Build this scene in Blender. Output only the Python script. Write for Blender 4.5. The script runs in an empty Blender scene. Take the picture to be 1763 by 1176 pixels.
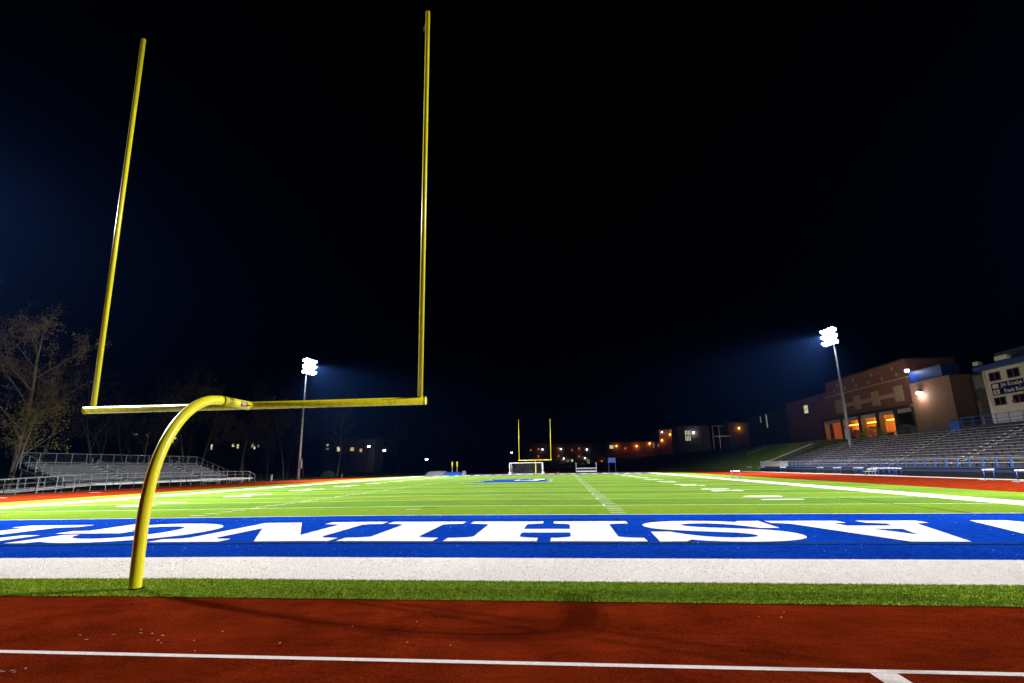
import bpy, bmesh, math, random
from mathutils import Vector, Matrix
random.seed(7)
S = bpy.context.scene
COL = S.collection
R = math.radians

# ------------------------------------------------------------------ camera, sky, exposure
cam = bpy.data.cameras.new('camera'); co = bpy.data.objects.new('camera', cam); COL.objects.link(co)
cam.sensor_width = 36.0; cam.sensor_fit = 'HORIZONTAL'
cam.lens = 897.17 / 1763 * 36; cam.clip_start = 0.05; cam.clip_end = 6000
yaw, pitch, roll = -0.0928787, 0.2353980, -0.0163197
F = Vector((math.sin(yaw)*math.cos(pitch), math.cos(yaw)*math.cos(pitch), math.sin(pitch)))
Rt = Vector((math.cos(yaw), -math.sin(yaw), 0)); Up = Rt.cross(F)
R2 = math.cos(roll)*Rt + math.sin(roll)*Up; U2 = -math.sin(roll)*Rt + math.cos(roll)*Up
mm = Matrix((R2, U2, -F)).transposed().to_4x4(); mm.translation = Vector((6.42527, -10.73566, 1.70589))
co.matrix_world = mm
S.camera = co

world = bpy.data.worlds.new('World'); S.world = world; world.use_nodes = True
wn = world.node_tree; bg = wn.nodes['Background']
sky = wn.nodes.new('ShaderNodeTexSky'); sky.sky_type = 'NISHITA'; sky.sun_disc = False
sky.sun_elevation = R(-9); sky.sun_rotation = R(200)
wn.links.new(sky.outputs[0], bg.inputs[0]); bg.inputs[1].default_value = 0.05
S.view_settings.view_transform = 'Standard'; S.view_settings.look = 'None'
S.view_settings.gamma = 1; S.view_settings.exposure = 0.0
S.render.engine = 'CYCLES'
S.cycles.use_light_tree = True
S.cycles.sample_clamp_indirect = 4
S.cycles.max_bounces = 5
FLOOD = 180000.0                       # watts of each of the two lamp groups of a floodlight pole

# ------------------------------------------------------------------ helpers
def tag(o, label=None, cat=None, group=None, kind=None):
    if label: o['label'] = label
    if cat: o['category'] = cat
    if group: o['group'] = group
    if kind: o['kind'] = kind
    return o
def thing(name, loc, label, cat, group=None):
    o = bpy.data.objects.new(name, None); COL.objects.link(o); o.location = loc
    o.empty_display_size = 0.2
    return tag(o, label, cat, group)
def root_loc(p):
    v = Vector((0, 0, 0))
    while p is not None:
        v += p.location; p = p.parent
    return v
class MB:
    def __init__(s): s.v = []; s.f = []
    def quad(s, *p):
        n = len(s.v); s.v += [tuple(q) for q in p]; s.f.append(tuple(range(n, n+len(p)))); return s
    def box(s, a, b):
        (x0, y0, z0), (x1, y1, z1) = a, b
        x0, x1 = min(x0, x1), max(x0, x1); y0, y1 = min(y0, y1), max(y0, y1); z0, z1 = min(z0, z1), max(z0, z1)
        n = len(s.v)
        s.v += [(x0,y0,z0),(x1,y0,z0),(x1,y1,z0),(x0,y1,z0),(x0,y0,z1),(x1,y0,z1),(x1,y1,z1),(x0,y1,z1)]
        s.f += [tuple(n+i for i in q) for q in ((0,3,2,1),(4,5,6,7),(0,1,5,4),(1,2,6,5),(2,3,7,6),(3,0,4,7))]
        return s
    def bar(s, p0, p1, w, h, up=(0, 0, 1)):
        p0, p1 = Vector(p0), Vector(p1); d = (p1-p0).normalized(); u = Vector(up)
        a = d.cross(u)
        if a.length < 1e-4: a = d.cross(Vector((1, 0, 0)))
        a.normalize(); c = a.cross(d).normalized()
        n = len(s.v)
        for p in (p0, p1):
            for i, j in ((-1,-1),(1,-1),(1,1),(-1,1)): s.v.append(tuple(p + a*i*w/2 + c*j*h/2))
        s.f += [tuple(n+i for i in q) for q in ((3,2,1,0),(4,5,6,7),(0,1,5,4),(1,2,6,5),(2,3,7,6),(3,0,4,7))]
        return s
    def tube(s, pts, rad, n=10, cap=True):
        pts = [Vector(p) for p in pts]
        if not hasattr(rad, '__len__'): rad = [rad]*len(pts)
        prev = None; base = len(s.v)
        for i, p in enumerate(pts):
            d = (pts[min(i+1, len(pts)-1)] - pts[max(i-1, 0)]).normalized()
            if prev is None:
                a = d.cross(Vector((0, 0, 1)))
                if a.length < 1e-3: a = d.cross(Vector((0, 1, 0)))
            else: a = prev - d*prev.dot(d)
            a.normalize(); prev = a; b = d.cross(a)
            for k in range(n):
                t = 2*math.pi*k/n; s.v.append(tuple(p + (a*math.cos(t)+b*math.sin(t))*rad[i]))
        for i in range(len(pts)-1):
            for k in range(n):
                k2 = (k+1) % n
                s.f.append((base+i*n+k, base+i*n+k2, base+(i+1)*n+k2, base+(i+1)*n+k))
        if cap:
            s.f.append(tuple(base+k for k in range(n-1, -1, -1)))
            e = base+(len(pts)-1)*n; s.f.append(tuple(e+k for k in range(n)))
        return s
    def mesh(s, name, mat, off=Vector((0, 0, 0)), smooth=False):
        me = bpy.data.meshes.new(name)
        me.from_pydata([(x-off[0], y-off[1], z-off[2]) for x, y, z in s.v], [], s.f)
        if mat: me.materials.append(mat)
        if smooth: me.polygons.foreach_set('use_smooth', [len(f) == 4 for f in s.f])
        me.update(); return me
    def build(s, name, mat, parent=None, smooth=False, label=None, bevel=0):
        o = bpy.data.objects.new(name, s.mesh(name, mat, root_loc(parent), smooth)); COL.objects.link(o)
        o.parent = parent
        if label: o['label'] = label
        if bevel:
            m = o.modifiers.new('bevel', 'BEVEL'); m.width = bevel; m.segments = 2; m.limit_method = 'ANGLE'
        return o
def link(name, me, parent, loc=(0, 0, 0), rotz=0):
    o = bpy.data.objects.new(name, me); COL.objects.link(o); o.parent = parent
    o.location = Vector(loc) - root_loc(parent); o.rotation_euler.z = rotz; return o
def children(o): return [c for c in list(COL.objects) if c.parent == o]
KIDS = {}
def copy_tree(o, loc, rotz=0, sc=1, label=None, group=None, kids=None):
    kids = kids if kids is not None else KIDS.setdefault(o.name, [(c, children(c)) for c in children(o)])
    c = o.copy(); COL.objects.link(c); c.location = loc; c.rotation_euler.z = rotz; c.scale = (sc,)*3 if not hasattr(sc, '__len__') else sc
    if label: c['label'] = label
    if group: c['group'] = group
    for ch, gs in kids:
        d = ch.copy(); COL.objects.link(d); d.parent = c
        for g in gs:
            e = g.copy(); COL.objects.link(e); e.parent = d
    return c

# ------------------------------------------------------------------ materials
def mat(name, col, rough=0.6, metal=0.0, noise=None, bump=None, col2=None, spec=0.4, coords='Object', mix=(0.35, 0.65), detail=6):
    m = bpy.data.materials.new(name); m.use_nodes = True; nt = m.node_tree; b = nt.nodes['Principled BSDF']
    b.inputs['Roughness'].default_value = rough; b.inputs['Metallic'].default_value = metal
    b.inputs['Specular IOR Level'].default_value = spec
    b.inputs['Base Color'].default_value = (*col, 1)
    tc = nt.nodes.new('ShaderNodeTexCoord')
    if noise:
        n = nt.nodes.new('ShaderNodeTexNoise'); n.inputs['Scale'].default_value = noise; n.inputs['Detail'].default_value = detail
        n.inputs['Roughness'].default_value = 0.65
        nt.links.new(tc.outputs[coords], n.inputs['Vector'])
        r = nt.nodes.new('ShaderNodeValToRGB'); r.color_ramp.elements[0].position = mix[0]; r.color_ramp.elements[1].position = mix[1]
        r.color_ramp.elements[0].color = (*col, 1); r.color_ramp.elements[1].color = (*(col2 or [c*0.7 for c in col]), 1)
        nt.links.new(n.outputs['Fac'], r.inputs['Fac']); nt.links.new(r.outputs['Color'], b.inputs['Base Color'])
    if bump:
        n2 = nt.nodes.new('ShaderNodeTexNoise'); n2.inputs['Scale'].default_value = bump[0]; n2.inputs['Detail'].default_value = 4
        nt.links.new(tc.outputs[coords], n2.inputs['Vector'])
        bp = nt.nodes.new('ShaderNodeBump'); bp.inputs['Strength'].default_value = bump[1]; bp.inputs['Distance'].default_value = bump[2]
        nt.links.new(n2.outputs['Fac'], bp.inputs['Height']); nt.links.new(bp.outputs['Normal'], b.inputs['Normal'])
    return m
def emit(name, col, strength):
    m = bpy.data.materials.new(name); m.use_nodes = True; nt = m.node_tree; b = nt.nodes['Principled BSDF']
    b.inputs['Base Color'].default_value = (0.02, 0.02, 0.02, 1)
    b.inputs['Emission Color'].default_value = (*col, 1); b.inputs['Emission Strength'].default_value = strength
    m.cycles.emission_sampling = 'NONE'
    return m
def grass_mat(name, a, b_, fine=(60, 9), stripes=None, bump=(140, 0.6, 0.02), rough=0.75):
    """two scales of noise between two pile colours; stripes = colour of every other five-yard panel"""
    m = bpy.data.materials.new(name); m.use_nodes = True; nt = m.node_tree; L = nt.links.new; bs = nt.nodes['Principled BSDF']
    bs.inputs['Roughness'].default_value = rough; bs.inputs['Specular IOR Level'].default_value = 0.0
    tc = nt.nodes.new('ShaderNodeTexCoord')
    n1 = nt.nodes.new('ShaderNodeTexNoise'); n1.inputs['Scale'].default_value = fine[0]; n1.inputs['Detail'].default_value = 5
    n2 = nt.nodes.new('ShaderNodeTexNoise'); n2.inputs['Scale'].default_value = fine[1]; n2.inputs['Detail'].default_value = 4
    n3 = nt.nodes.new('ShaderNodeTexNoise'); n3.inputs['Scale'].default_value = 0.35; n3.inputs['Detail'].default_value = 5
    for n in (n1, n2, n3): L(tc.outputs['Object'], n.inputs['Vector'])
    ad = nt.nodes.new('ShaderNodeMath'); ad.operation = 'ADD'; L(n1.outputs['Fac'], ad.inputs[0]); L(n2.outputs['Fac'], ad.inputs[1])
    ad2 = nt.nodes.new('ShaderNodeMath'); ad2.operation = 'MULTIPLY_ADD'; L(n3.outputs['Fac'], ad2.inputs[0]); ad2.inputs[1].default_value = 0.7; L(ad.outputs[0], ad2.inputs[2])
    mr = nt.nodes.new('ShaderNodeMapRange'); mr.inputs['From Min'].default_value = 1.0; mr.inputs['From Max'].default_value = 1.7; L(ad2.outputs[0], mr.inputs['Value'])
    mx = nt.nodes.new('ShaderNodeMix'); mx.data_type = 'RGBA'; mx.inputs['A'].default_value = (*b_, 1); mx.inputs['B'].default_value = (*a, 1)
    L(mr.outputs['Result'], mx.inputs['Factor']); out = mx.outputs['Result']
    if stripes:
        sp = nt.nodes.new('ShaderNodeSeparateXYZ'); L(tc.outputs['Object'], sp.inputs[0])
        su = nt.nodes.new('ShaderNodeMath'); su.operation = 'SUBTRACT'; L(sp.outputs['Y'], su.inputs[0]); su.inputs[1].default_value = 9.144
        di = nt.nodes.new('ShaderNodeMath'); di.operation = 'DIVIDE'; L(su.outputs[0], di.inputs[0]); di.inputs[1].default_value = 9.144
        fr = nt.nodes.new('ShaderNodeMath'); fr.operation = 'FRACT'; L(di.outputs[0], fr.inputs[0])
        gt = nt.nodes.new('ShaderNodeMath'); gt.operation = 'GREATER_THAN'; L(fr.outputs[0], gt.inputs[0]); gt.inputs[1].default_value = 0.5
        ml = nt.nodes.new('ShaderNodeMix'); ml.data_type = 'RGBA'; ml.blend_type = 'MULTIPLY'; ml.inputs['B'].default_value = (*stripes, 1)
        L(gt.outputs[0], ml.inputs['Factor']); L(out, ml.inputs['A']); out = ml.outputs['Result']
    L(out, bs.inputs['Base Color'])
    bp = nt.nodes.new('ShaderNodeBump'); bp.inputs['Strength'].default_value = bump[1]; bp.inputs['Distance'].default_value = bump[2]
    nb = nt.nodes.new('ShaderNodeTexNoise'); nb.inputs['Scale'].default_value = bump[0]; nb.inputs['Detail'].default_value = 3
    L(tc.outputs['Object'], nb.inputs['Vector']); L(nb.outputs['Fac'], bp.inputs['Height']); L(bp.outputs['Normal'], bs.inputs['Normal'])
    return m
def brick_mat(name, c1, c2, mortar, scale=1.0):
    m = bpy.data.materials.new(name); m.use_nodes = True; nt = m.node_tree; L = nt.links.new; bs = nt.nodes['Principled BSDF']
    tc = nt.nodes.new('ShaderNodeTexCoord'); sp = nt.nodes.new('ShaderNodeSeparateXYZ'); L(tc.outputs['Object'], sp.inputs[0])
    ad = nt.nodes.new('ShaderNodeMath'); ad.operation = 'ADD'; L(sp.outputs['X'], ad.inputs[0]); L(sp.outputs['Y'], ad.inputs[1])
    cb = nt.nodes.new('ShaderNodeCombineXYZ'); L(ad.outputs[0], cb.inputs['X']); L(sp.outputs['Z'], cb.inputs['Y'])
    br = nt.nodes.new('ShaderNodeTexBrick'); br.inputs['Scale'].default_value = scale
    br.inputs['Color1'].default_value = (*c1, 1); br.inputs['Color2'].default_value = (*c2, 1); br.inputs['Mortar'].default_value = (*mortar, 1)
    br.inputs['Brick Width'].default_value = 0.4; br.inputs['Row Height'].default_value = 0.2; br.inputs['Mortar Size'].default_value = 0.015
    L(cb.outputs[0], br.inputs['Vector']); L(br.outputs['Color'], bs.inputs['Base Color']); bs.inputs['Roughness'].default_value = 0.85
    return m

M = {}
GREEN_A, GREEN_B = (0.148, 0.240, 0.024), (0.085, 0.158, 0.016)
M['turf'] = grass_mat('turf_pile', GREEN_A, GREEN_B, stripes=(0.74, 0.84, 1.05))
M['blue_turf'] = grass_mat('blue_turf_pile', (0.005, 0.058, 0.44), (0.0015, 0.015, 0.19))
M['white_turf'] = grass_mat('white_turf_pile', (0.80, 0.77, 0.76), (0.60, 0.56, 0.55))
M['blade_green'] = mat('turf_blade', (0.42, 0.52, 0.05), 0.55, noise=11, col2=(0.13, 0.22, 0.008), spec=0.0)
M['blade_white'] = mat('white_blade', (0.88, 0.84, 0.83), 0.6, noise=5, col2=(0.74, 0.70, 0.70), spec=0.0)
M['blade_blue'] = mat('blue_blade', (0.004, 0.05, 0.42), 0.55, noise=5, col2=(0.002, 0.025, 0.26), spec=0.0)
M['paint'] = mat('field_paint', (0.66, 0.68, 0.62), 0.8, noise=3, col2=(0.48, 0.54, 0.42), spec=0.0)
M['paint_blue'] = mat('field_paint_blue', (0.012, 0.055, 0.24), 0.8, noise=3, col2=(0.01, 0.04, 0.18), spec=0.0)
M['paint_black'] = mat('field_paint_black', (0.012, 0.02, 0.02), 0.8, noise=4, col2=(0.025, 0.04, 0.02), spec=0.0)
def track_mat():
    m = bpy.data.materials.new('track_rubber'); m.use_nodes = True; nt = m.node_tree; L = nt.links.new; bs = nt.nodes['Principled BSDF']
    bs.inputs['Roughness'].default_value = 0.85; bs.inputs['Specular IOR Level'].default_value = 0.0
    tc = nt.nodes.new('ShaderNodeTexCoord')
    n1 = nt.nodes.new('ShaderNodeTexNoise'); n1.inputs['Scale'].default_value = 70; n1.inputs['Detail'].default_value = 4; n1.inputs['Roughness'].default_value = 0.8
    n2 = nt.nodes.new('ShaderNodeTexNoise'); n2.inputs['Scale'].default_value = 1.3; n2.inputs['Detail'].default_value = 7
    for n in (n1, n2): L(tc.outputs['Object'], n.inputs['Vector'])
    r1 = nt.nodes.new('ShaderNodeValToRGB'); e = r1.color_ramp.elements; e[0].position = 0.36; e[0].color = (0.055, 0.0035, 0.0012, 1); e[1].position = 0.66; e[1].color = (0.255, 0.030, 0.0065, 1)
    L(n1.outputs['Fac'], r1.inputs['Fac'])
    r2 = nt.nodes.new('ShaderNodeValToRGB'); e = r2.color_ramp.elements; e[0].position = 0.3; e[0].color = (0.62, 0.62, 0.62, 1); e[1].position = 0.7; e[1].color = (1.2, 1.2, 1.2, 1)
    L(n2.outputs['Fac'], r2.inputs['Fac'])
    mx = nt.nodes.new('ShaderNodeMix'); mx.data_type = 'RGBA'; mx.blend_type = 'MULTIPLY'; mx.inputs['Factor'].default_value = 1
    L(r1.outputs['Color'], mx.inputs['A']); L(r2.outputs['Color'], mx.inputs['B']); L(mx.outputs['Result'], bs.inputs['Base Color'])
    n3 = nt.nodes.new('ShaderNodeTexNoise'); n3.inputs['Scale'].default_value = 5; n3.inputs['Detail'].default_value = 10; n3.inputs['Roughness'].default_value = 0.8; n3.inputs['Distortion'].default_value = 1.5
    mp = nt.nodes.new('ShaderNodeMapping'); mp.inputs['Scale'].default_value = (0.35, 1.0, 1.0); mp.inputs['Rotation'].default_value = (0, 0, 0.12); L(tc.outputs['Object'], mp.inputs[0]); L(mp.outputs[0], n3.inputs['Vector'])
    r3 = nt.nodes.new('ShaderNodeValToRGB'); e = r3.color_ramp.elements; e[0].position = 0.38; e[0].color = (0.66, 0.62, 0.62, 1); e[1].position = 0.52; e[1].color = (1.05, 1.05, 1.05, 1)
    L(n3.outputs['Fac'], r3.inputs['Fac'])
    my = nt.nodes.new('ShaderNodeMix'); my.data_type = 'RGBA'; my.blend_type = 'MULTIPLY'; my.inputs['Factor'].default_value = 0.8
    L(mx.outputs['Result'], my.inputs['A']); L(r3.outputs['Color'], my.inputs['B']); L(my.outputs['Result'], bs.inputs['Base Color'])
    bp = nt.nodes.new('ShaderNodeBump'); bp.inputs['Strength'].default_value = 0.7; bp.inputs['Distance'].default_value = 0.006
    L(n1.outputs['Fac'], bp.inputs['Height']); L(bp.outputs['Normal'], bs.inputs['Normal'])
    return m
M['track'] = track_mat()
M['track_line'] = mat('track_line_paint', (0.90, 0.82, 0.82), 0.8, noise=45, col2=(0.72, 0.62, 0.62), bump=(120, 0.4, 0.004), spec=0.0)
M['yellow'] = mat('yellow_enamel', (0.86, 0.78, 0.016), 0.30, noise=2.5, col2=(0.80, 0.71, 0.015), spec=0.5, mix=(0.4, 0.75))
def enamel(name, a, b_, dirt, rough):
    m = mat(name, a, rough, noise=2.5, col2=b_, spec=0.5, mix=(0.4, 0.75)); nt = m.node_tree; L = nt.links.new; bs = nt.nodes['Principled BSDF']
    src = bs.inputs['Base Color'].links[0].from_socket; tc = nt.nodes['Texture Coordinate']
    mp = nt.nodes.new('ShaderNodeMapping'); mp.inputs['Scale'].default_value = (14, 14, 5); L(tc.outputs['Object'], mp.inputs[0])
    n = nt.nodes.new('ShaderNodeTexNoise'); n.inputs['Scale'].default_value = 1.6; n.inputs['Detail'].default_value = 9; n.inputs['Roughness'].default_value = 0.75; L(mp.outputs[0], n.inputs['Vector'])
    r = nt.nodes.new('ShaderNodeValToRGB'); r.color_ramp.elements[0].position = dirt; r.color_ramp.elements[1].position = dirt+.07; L(n.outputs['Fac'], r.inputs['Fac'])
    mx = nt.nodes.new('ShaderNodeMix'); mx.data_type = 'RGBA'; mx.inputs['B'].default_value = (0.16, 0.10, 0.02, 1)
    L(src, mx.inputs['A']); L(r.outputs['Color'], mx.inputs['Factor']); L(mx.outputs['Result'], bs.inputs['Base Color'])
    m2 = nt.nodes.new('ShaderNodeMapRange'); m2.inputs['To Min'].default_value = rough-.06; m2.inputs['To Max'].default_value = rough+.25; L(n.outputs['Fac'], m2.inputs['Value']); L(m2.outputs['Result'], bs.inputs['Roughness'])
    return m
M['yellow'] = enamel('yellow_enamel_scuffed', (0.86, 0.78, 0.016), (0.78, 0.69, 0.015), 0.68, 0.25)
M['yellow_worn'] = mat('yellow_enamel_worn', (0.82, 0.72, 0.014), 0.2, noise=9, col2=(0.46, 0.36, 0.012), spec=0.45, mix=(0.48, 0.78))
M['red'] = mat('red_ribbon', (0.07, 0.004, 0.005), 0.7)
M['sticker_red'] = mat('sticker_red', (0.16, 0.012, 0.015), 0.4)
M['sticker_white'] = mat('sticker_white', (0.7, 0.68, 0.68), 0.4)
M['black'] = mat('black_paint', (0.006, 0.006, 0.008), 0.6, spec=0.2)
M['alum'] = mat('aluminium', (0.58, 0.59, 0.62), 0.45, 0.25, noise=3, col2=(0.44, 0.45, 0.48))
M['galv'] = mat('galvanised_steel', (0.42, 0.46, 0.52), 0.45, 0.3, noise=5, col2=(0.26, 0.30, 0.35))
M['pole'] = mat('pole_steel', (0.36, 0.38, 0.42), 0.5, 0.3, noise=2, col2=(0.28, 0.30, 0.34))
M['blue_steel'] = mat('blue_steel', (0.02, 0.10, 0.42), 0.4, noise=4, col2=(0.015, 0.07, 0.32))
M['grey_blue'] = mat('bluish_frame', (0.10, 0.14, 0.24), 0.5, 0.3)
M['dark_panel'] = mat('dark_panel', (0.016, 0.018, 0.03), 0.6, noise=1.5, col2=(0.03, 0.03, 0.045))
M['concrete'] = mat('concrete', (0.065, 0.064, 0.078), 0.85, noise=4, col2=(0.035, 0.034, 0.045), bump=(25, 0.3, 0.02))
M['seat'] = mat('seat_plank', (0.46, 0.44, 0.50), 0.5, 0.1, noise=1.1, col2=(0.24, 0.23, 0.28))
M['white_paint'] = mat('white_paint', (0.74, 0.74, 0.74), 0.5, noise=5, col2=(0.62, 0.62, 0.62))
M['hurdle_blue'] = mat('hurdle_blue', (0.015, 0.03, 0.30), 0.4)
M['net'] = mat('net_cord', (0.25, 0.25, 0.27), 0.8)
M['mat_grey'] = mat('tarp_grey', (0.14, 0.145, 0.18), 0.65, noise=3, col2=(0.08, 0.08, 0.10), bump=(4, 0.5, 0.1))
M['mat_blue'] = mat('vinyl_blue', (0.015, 0.06, 0.32), 0.4, noise=3, col2=(0.01, 0.04, 0.22), bump=(4, 0.5, 0.1))
M['brick'] = brick_mat('red_brick', (0.32, 0.105, 0.07), (0.23, 0.075, 0.05), (0.30, 0.22, 0.18))
M['brick_tan'] = brick_mat('tan_brick', (0.34, 0.17, 0.10), (0.24, 0.115, 0.07), (0.34, 0.26, 0.20))
M['stone_tan'] = mat('tan_panel', (0.60, 0.45, 0.28), 0.8, noise=2, col2=(0.48, 0.36, 0.22))
M['cream'] = mat('cream_siding', (0.70, 0.69, 0.68), 0.7, noise=1.5, col2=(0.57, 0.56, 0.56))
M['blue_fascia'] = mat('blue_fascia', (0.012, 0.06, 0.30), 0.5, noise=2, col2=(0.01, 0.045, 0.22))
M['navy'] = mat('navy_steel', (0.008, 0.032, 0.15), 0.5, noise=2)
M['sign_navy'] = mat('sign_navy', (0.005, 0.012, 0.12), 0.7, spec=0.0)
M['roof_dark'] = mat('roof_dark', (0.05, 0.055, 0.06), 0.8, noise=3)
M['dark_wall'] = mat('dark_wall', (0.10, 0.085, 0.08), 0.85, noise=1, col2=(0.07, 0.06, 0.055))
M['orange_brick'] = brick_mat('arcade_brick', (0.40, 0.17, 0.08), (0.32, 0.13, 0.06), (0.36, 0.25, 0.17))
M['glass_dark'] = mat('window_glass', (0.010, 0.013, 0.016), 0.08, spec=0.8)
M['frame_dark'] = mat('window_frame', (0.10, 0.08, 0.10), 0.5)
M['bark'] = mat('bark', (0.17, 0.14, 0.115), 0.9, noise=9, col2=(0.085, 0.07, 0.06))
M['bark_lit'] = mat('bark_lit', (0.36, 0.30, 0.24), 0.9, noise=9, col2=(0.20, 0.165, 0.13))  # bark colour raised so these trees look lit
M['bark_unlit'] = mat('bark_unlit', (0.075, 0.062, 0.052), 0.9, noise=9, col2=(0.04, 0.034, 0.03))  # bark colour lowered so the wood looks unlit
M['leaf_unlit'] = mat('unlit_leaf', (0.06, 0.048, 0.022), 0.8, noise=0.5, col2=(0.035, 0.028, 0.018))  # leaf colour darkened in the same way, as if out of the light
M['leaf'] = mat('autumn_leaf', (0.26, 0.19, 0.075), 0.7, noise=0.5, col2=(0.20, 0.145, 0.09), mix=(0.4, 0.6))
M['leaf_yellow'] = mat('yellow_leaf', (0.34, 0.30, 0.03), 0.7, noise=0.8, col2=(0.20, 0.20, 0.02))
M['leaf_green'] = mat('shrub_leaf', (0.07, 0.12, 0.02), 0.7, noise=2, col2=(0.04, 0.075, 0.012))
M['ground'] = grass_mat('rough_grass', (0.12, 0.20, 0.02), (0.06, 0.085, 0.016), fine=(7, 1.2), bump=(9, 0.8, 0.12), rough=0.9)
M['lamp_white'] = emit('lamp_lens_white', (0.93, 0.96, 1.0), 60)
M['bulb_white'] = emit('bulb_white', (1.0, 0.96, 0.92), 30)
M['bulb_cool'] = emit('bulb_cool', (0.78, 0.80, 1.0), 22)
M['bulb_orange'] = emit('bulb_orange', (1.0, 0.42, 0.05), 9)
M['sconce_orange'] = emit('sconce_orange', (1.0, 0.30, 0.04), 0.8)
M['tube_orange'] = emit('ceiling_lamp_orange', (1.0, 0.50, 0.04), 4)
M['lit_yellow'] = emit('lit_window', (0.95, 0.85, 0.50), 0.75)
M['lit_dim'] = emit('lit_window_dim', (0.62, 0.62, 0.42), 0.28)
M['lit_warm'] = emit('lit_door', (1.0, 0.62, 0.2), 0.55)

# ------------------------------------------------------------------ terrain
CR = 0.0042
def gz(x): return -CR*min(abs(x), 31.5)
def sstep(t): t = max(0, min(1, t)); return t*t*(3-2*t)
def hz(x, y):
    h = -0.27
    toe = 47.5 - max(0, y-135)*0.30; wid = 9.5 + max(0, y-135)*0.25
    t = max(0, min(1, (x-toe)/wid)); hill = 6.2*t + 0.5*sstep((x-toe-wid)/12)
    ts = max(0, min(1, (x-49.6)/9.5)); stand = 5.1*ts + 1.5*sstep((x-59.1)/8)
    b = sstep((y-108.5)/3.5)
    h += hill*b + stand*(1-b)
    h += 6*sstep((-74-x)/70)
    h += 0.10*math.sin(x*.31+y*.17)*min(1, max(0, (abs(x)-47)/6))
    return h
def coords(spans):
    out = []
    for a, b, st in spans:
        n = max(1, round((b-a)/st)); out += [a+(b-a)*i/n for i in range(n)]
    return out + [spans[-1][1]]
xs = coords([(-1500, -300, 200), (-300, -80, 14), (-80, -44, 3), (-44, 44, 11), (44, 62, 0.75), (62, 110, 4), (110, 300, 15), (300, 1500, 200)])
ys = coords([(-600, -60, 90), (-60, 20, 8), (20, 100, 5), (100, 118, 0.9), (118, 200, 3.5), (200, 400, 9), (400, 1600, 200)])
g = MB()
for y in ys:
    for x in xs: g.v.append((x, y, hz(x, y)))
nx = len(xs)
for j in range(len(ys)-1):
    for i in range(nx-1): g.f.append((j*nx+i, j*nx+i+1, (j+1)*nx+i+1, (j+1)*nx+i))
tag(g.build('ground', M['ground'], smooth=True), kind='structure')

# ------------------------------------------------------------------ sheets that follow the crown of the field
def sheet(name, polys, m, parent, lift, flat=False):
    bm = bmesh.new()
    for poly in polys:
        vs = [bm.verts.new((x, y, 0)) for x, y in poly]
        if len(vs) > 2: bm.faces.new(vs)
    for cx in (0.0, -31.5, 31.5):
        bmesh.ops.bisect_plane(bm, geom=bm.verts[:]+bm.edges[:]+bm.faces[:], plane_co=(cx, 0, 0), plane_no=(1, 0, 0))
    bmesh.ops.triangulate(bm, faces=[f for f in bm.faces if len(f.verts) > 4])
    for v in bm.verts: v.co.z = gz(v.co.x) + lift
    for f in bm.faces:
        f.normal_update()
        if f.normal.z < 0: f.normal_flip()
    me = bpy.data.meshes.new(name); bm.to_mesh(me); bm.free(); me.materials.append(m)
    o = bpy.data.objects.new(name, me); COL.objects.link(o); o.parent = parent
    return o
def rect(x0, x1, y0, y1): return [(x0, y0), (x1, y0), (x1, y1), (x0, y1)]

# running track: stadium outline
ov = []
for k in range(49):
    t = math.pi*k/48; ov.append((45.3*math.cos(t), 98+45*math.sin(t)))
for k in range(49):
    t = math.pi+math.pi*k/48; ov.append((45.3*math.cos(t), 12+45*math.sin(t)))
track = tag(sheet('running_track', [ov], M['track'], None, -0.003), kind='structure')
sheet('lane_line', [rect(-20, 24, -5.53, -5.45)], M['track_line'], track, 0.0005)
sheet('cross_line', [rect(8.93, 9.15, -8.5, -5.535)], M['track_line'], track, 0.0005)
k = MB()
for s_ in (-1, 1):
    sheet('lane_line', [rect(s_*45.1, s_*45.2, 5, 105)], M['track_line'], track, 0.0005)
# white kerb on the outer edge by the home stand
MB().box((45.35, 20, -0.25), (45.5, 112, -0.07)).build('outer_kerb', M['white_paint'], track)
# lane tick marks on the left straight
for yy in (29.5, 38.5):
    sheet('relay_mark', [rect(-40.5, -39.2, yy, yy+0.25)], M['track_line'], track, 0.0005)

field = tag(sheet('football_field', [rect(-31.5, 31.5, -3.27, 113.0)], M['turf'], None, 0.003), kind='structure')
FL = 0.003
A0 = 9.144; YD = 0.9144; HW = 24.384
for nm, y0, y1 in (('end_zone', 0, A0), ('end_zone', 100.584, 109.728)):
    sheet(nm, [rect(-HW, HW, y0, y1)], M['blue_turf'], field, FL+.004)
sheet('end_border', [rect(-26.2, 26.2, -2.1, 0)], M['white_turf'], field, FL+.004)
sheet('end_border', [rect(-26.2, 26.2, 109.728, 111.8)], M['white_turf'], field, FL+.004)
for s_ in (-1, 1): sheet('side_border', [rect(s_*HW, s_*26.2, 0, 109.728)], M['white_turf'], field, FL+.004)
for i in range(0, 21):
    y = A0 + 5*YD*i
    sheet('yard_line', [rect(-HW, HW, y-.051, y+.051)], M['paint'], field, FL+.0045+(.004 if i in (0, 20) else 0))
hm = MB().quad((-.305, -.051, 0), (.305, -.051, 0), (.305, .051, 0), (-.305, .051, 0)).mesh('hash_mark', M['paint'])
hc = MB().quad((-.051, -.305, 0), (.051, -.305, 0), (.051, .305, 0), (-.051, .305, 0)).mesh('hash_cross', M['paint'])
for i in range(1, 100):
    for s_ in (-1, 1):
        y = A0 + i*YD
        if i % 5: link('hash_mark', hm, field, (s_*8.4, y, gz(8.4)+FL+.0055))
        elif i < 60: link('hash_cross', hc, field, (s_*8.12, y, gz(8.1)+FL+.0085))
link('try_mark', hm, field, (0.0, A0+3*YD, FL+.006))
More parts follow.
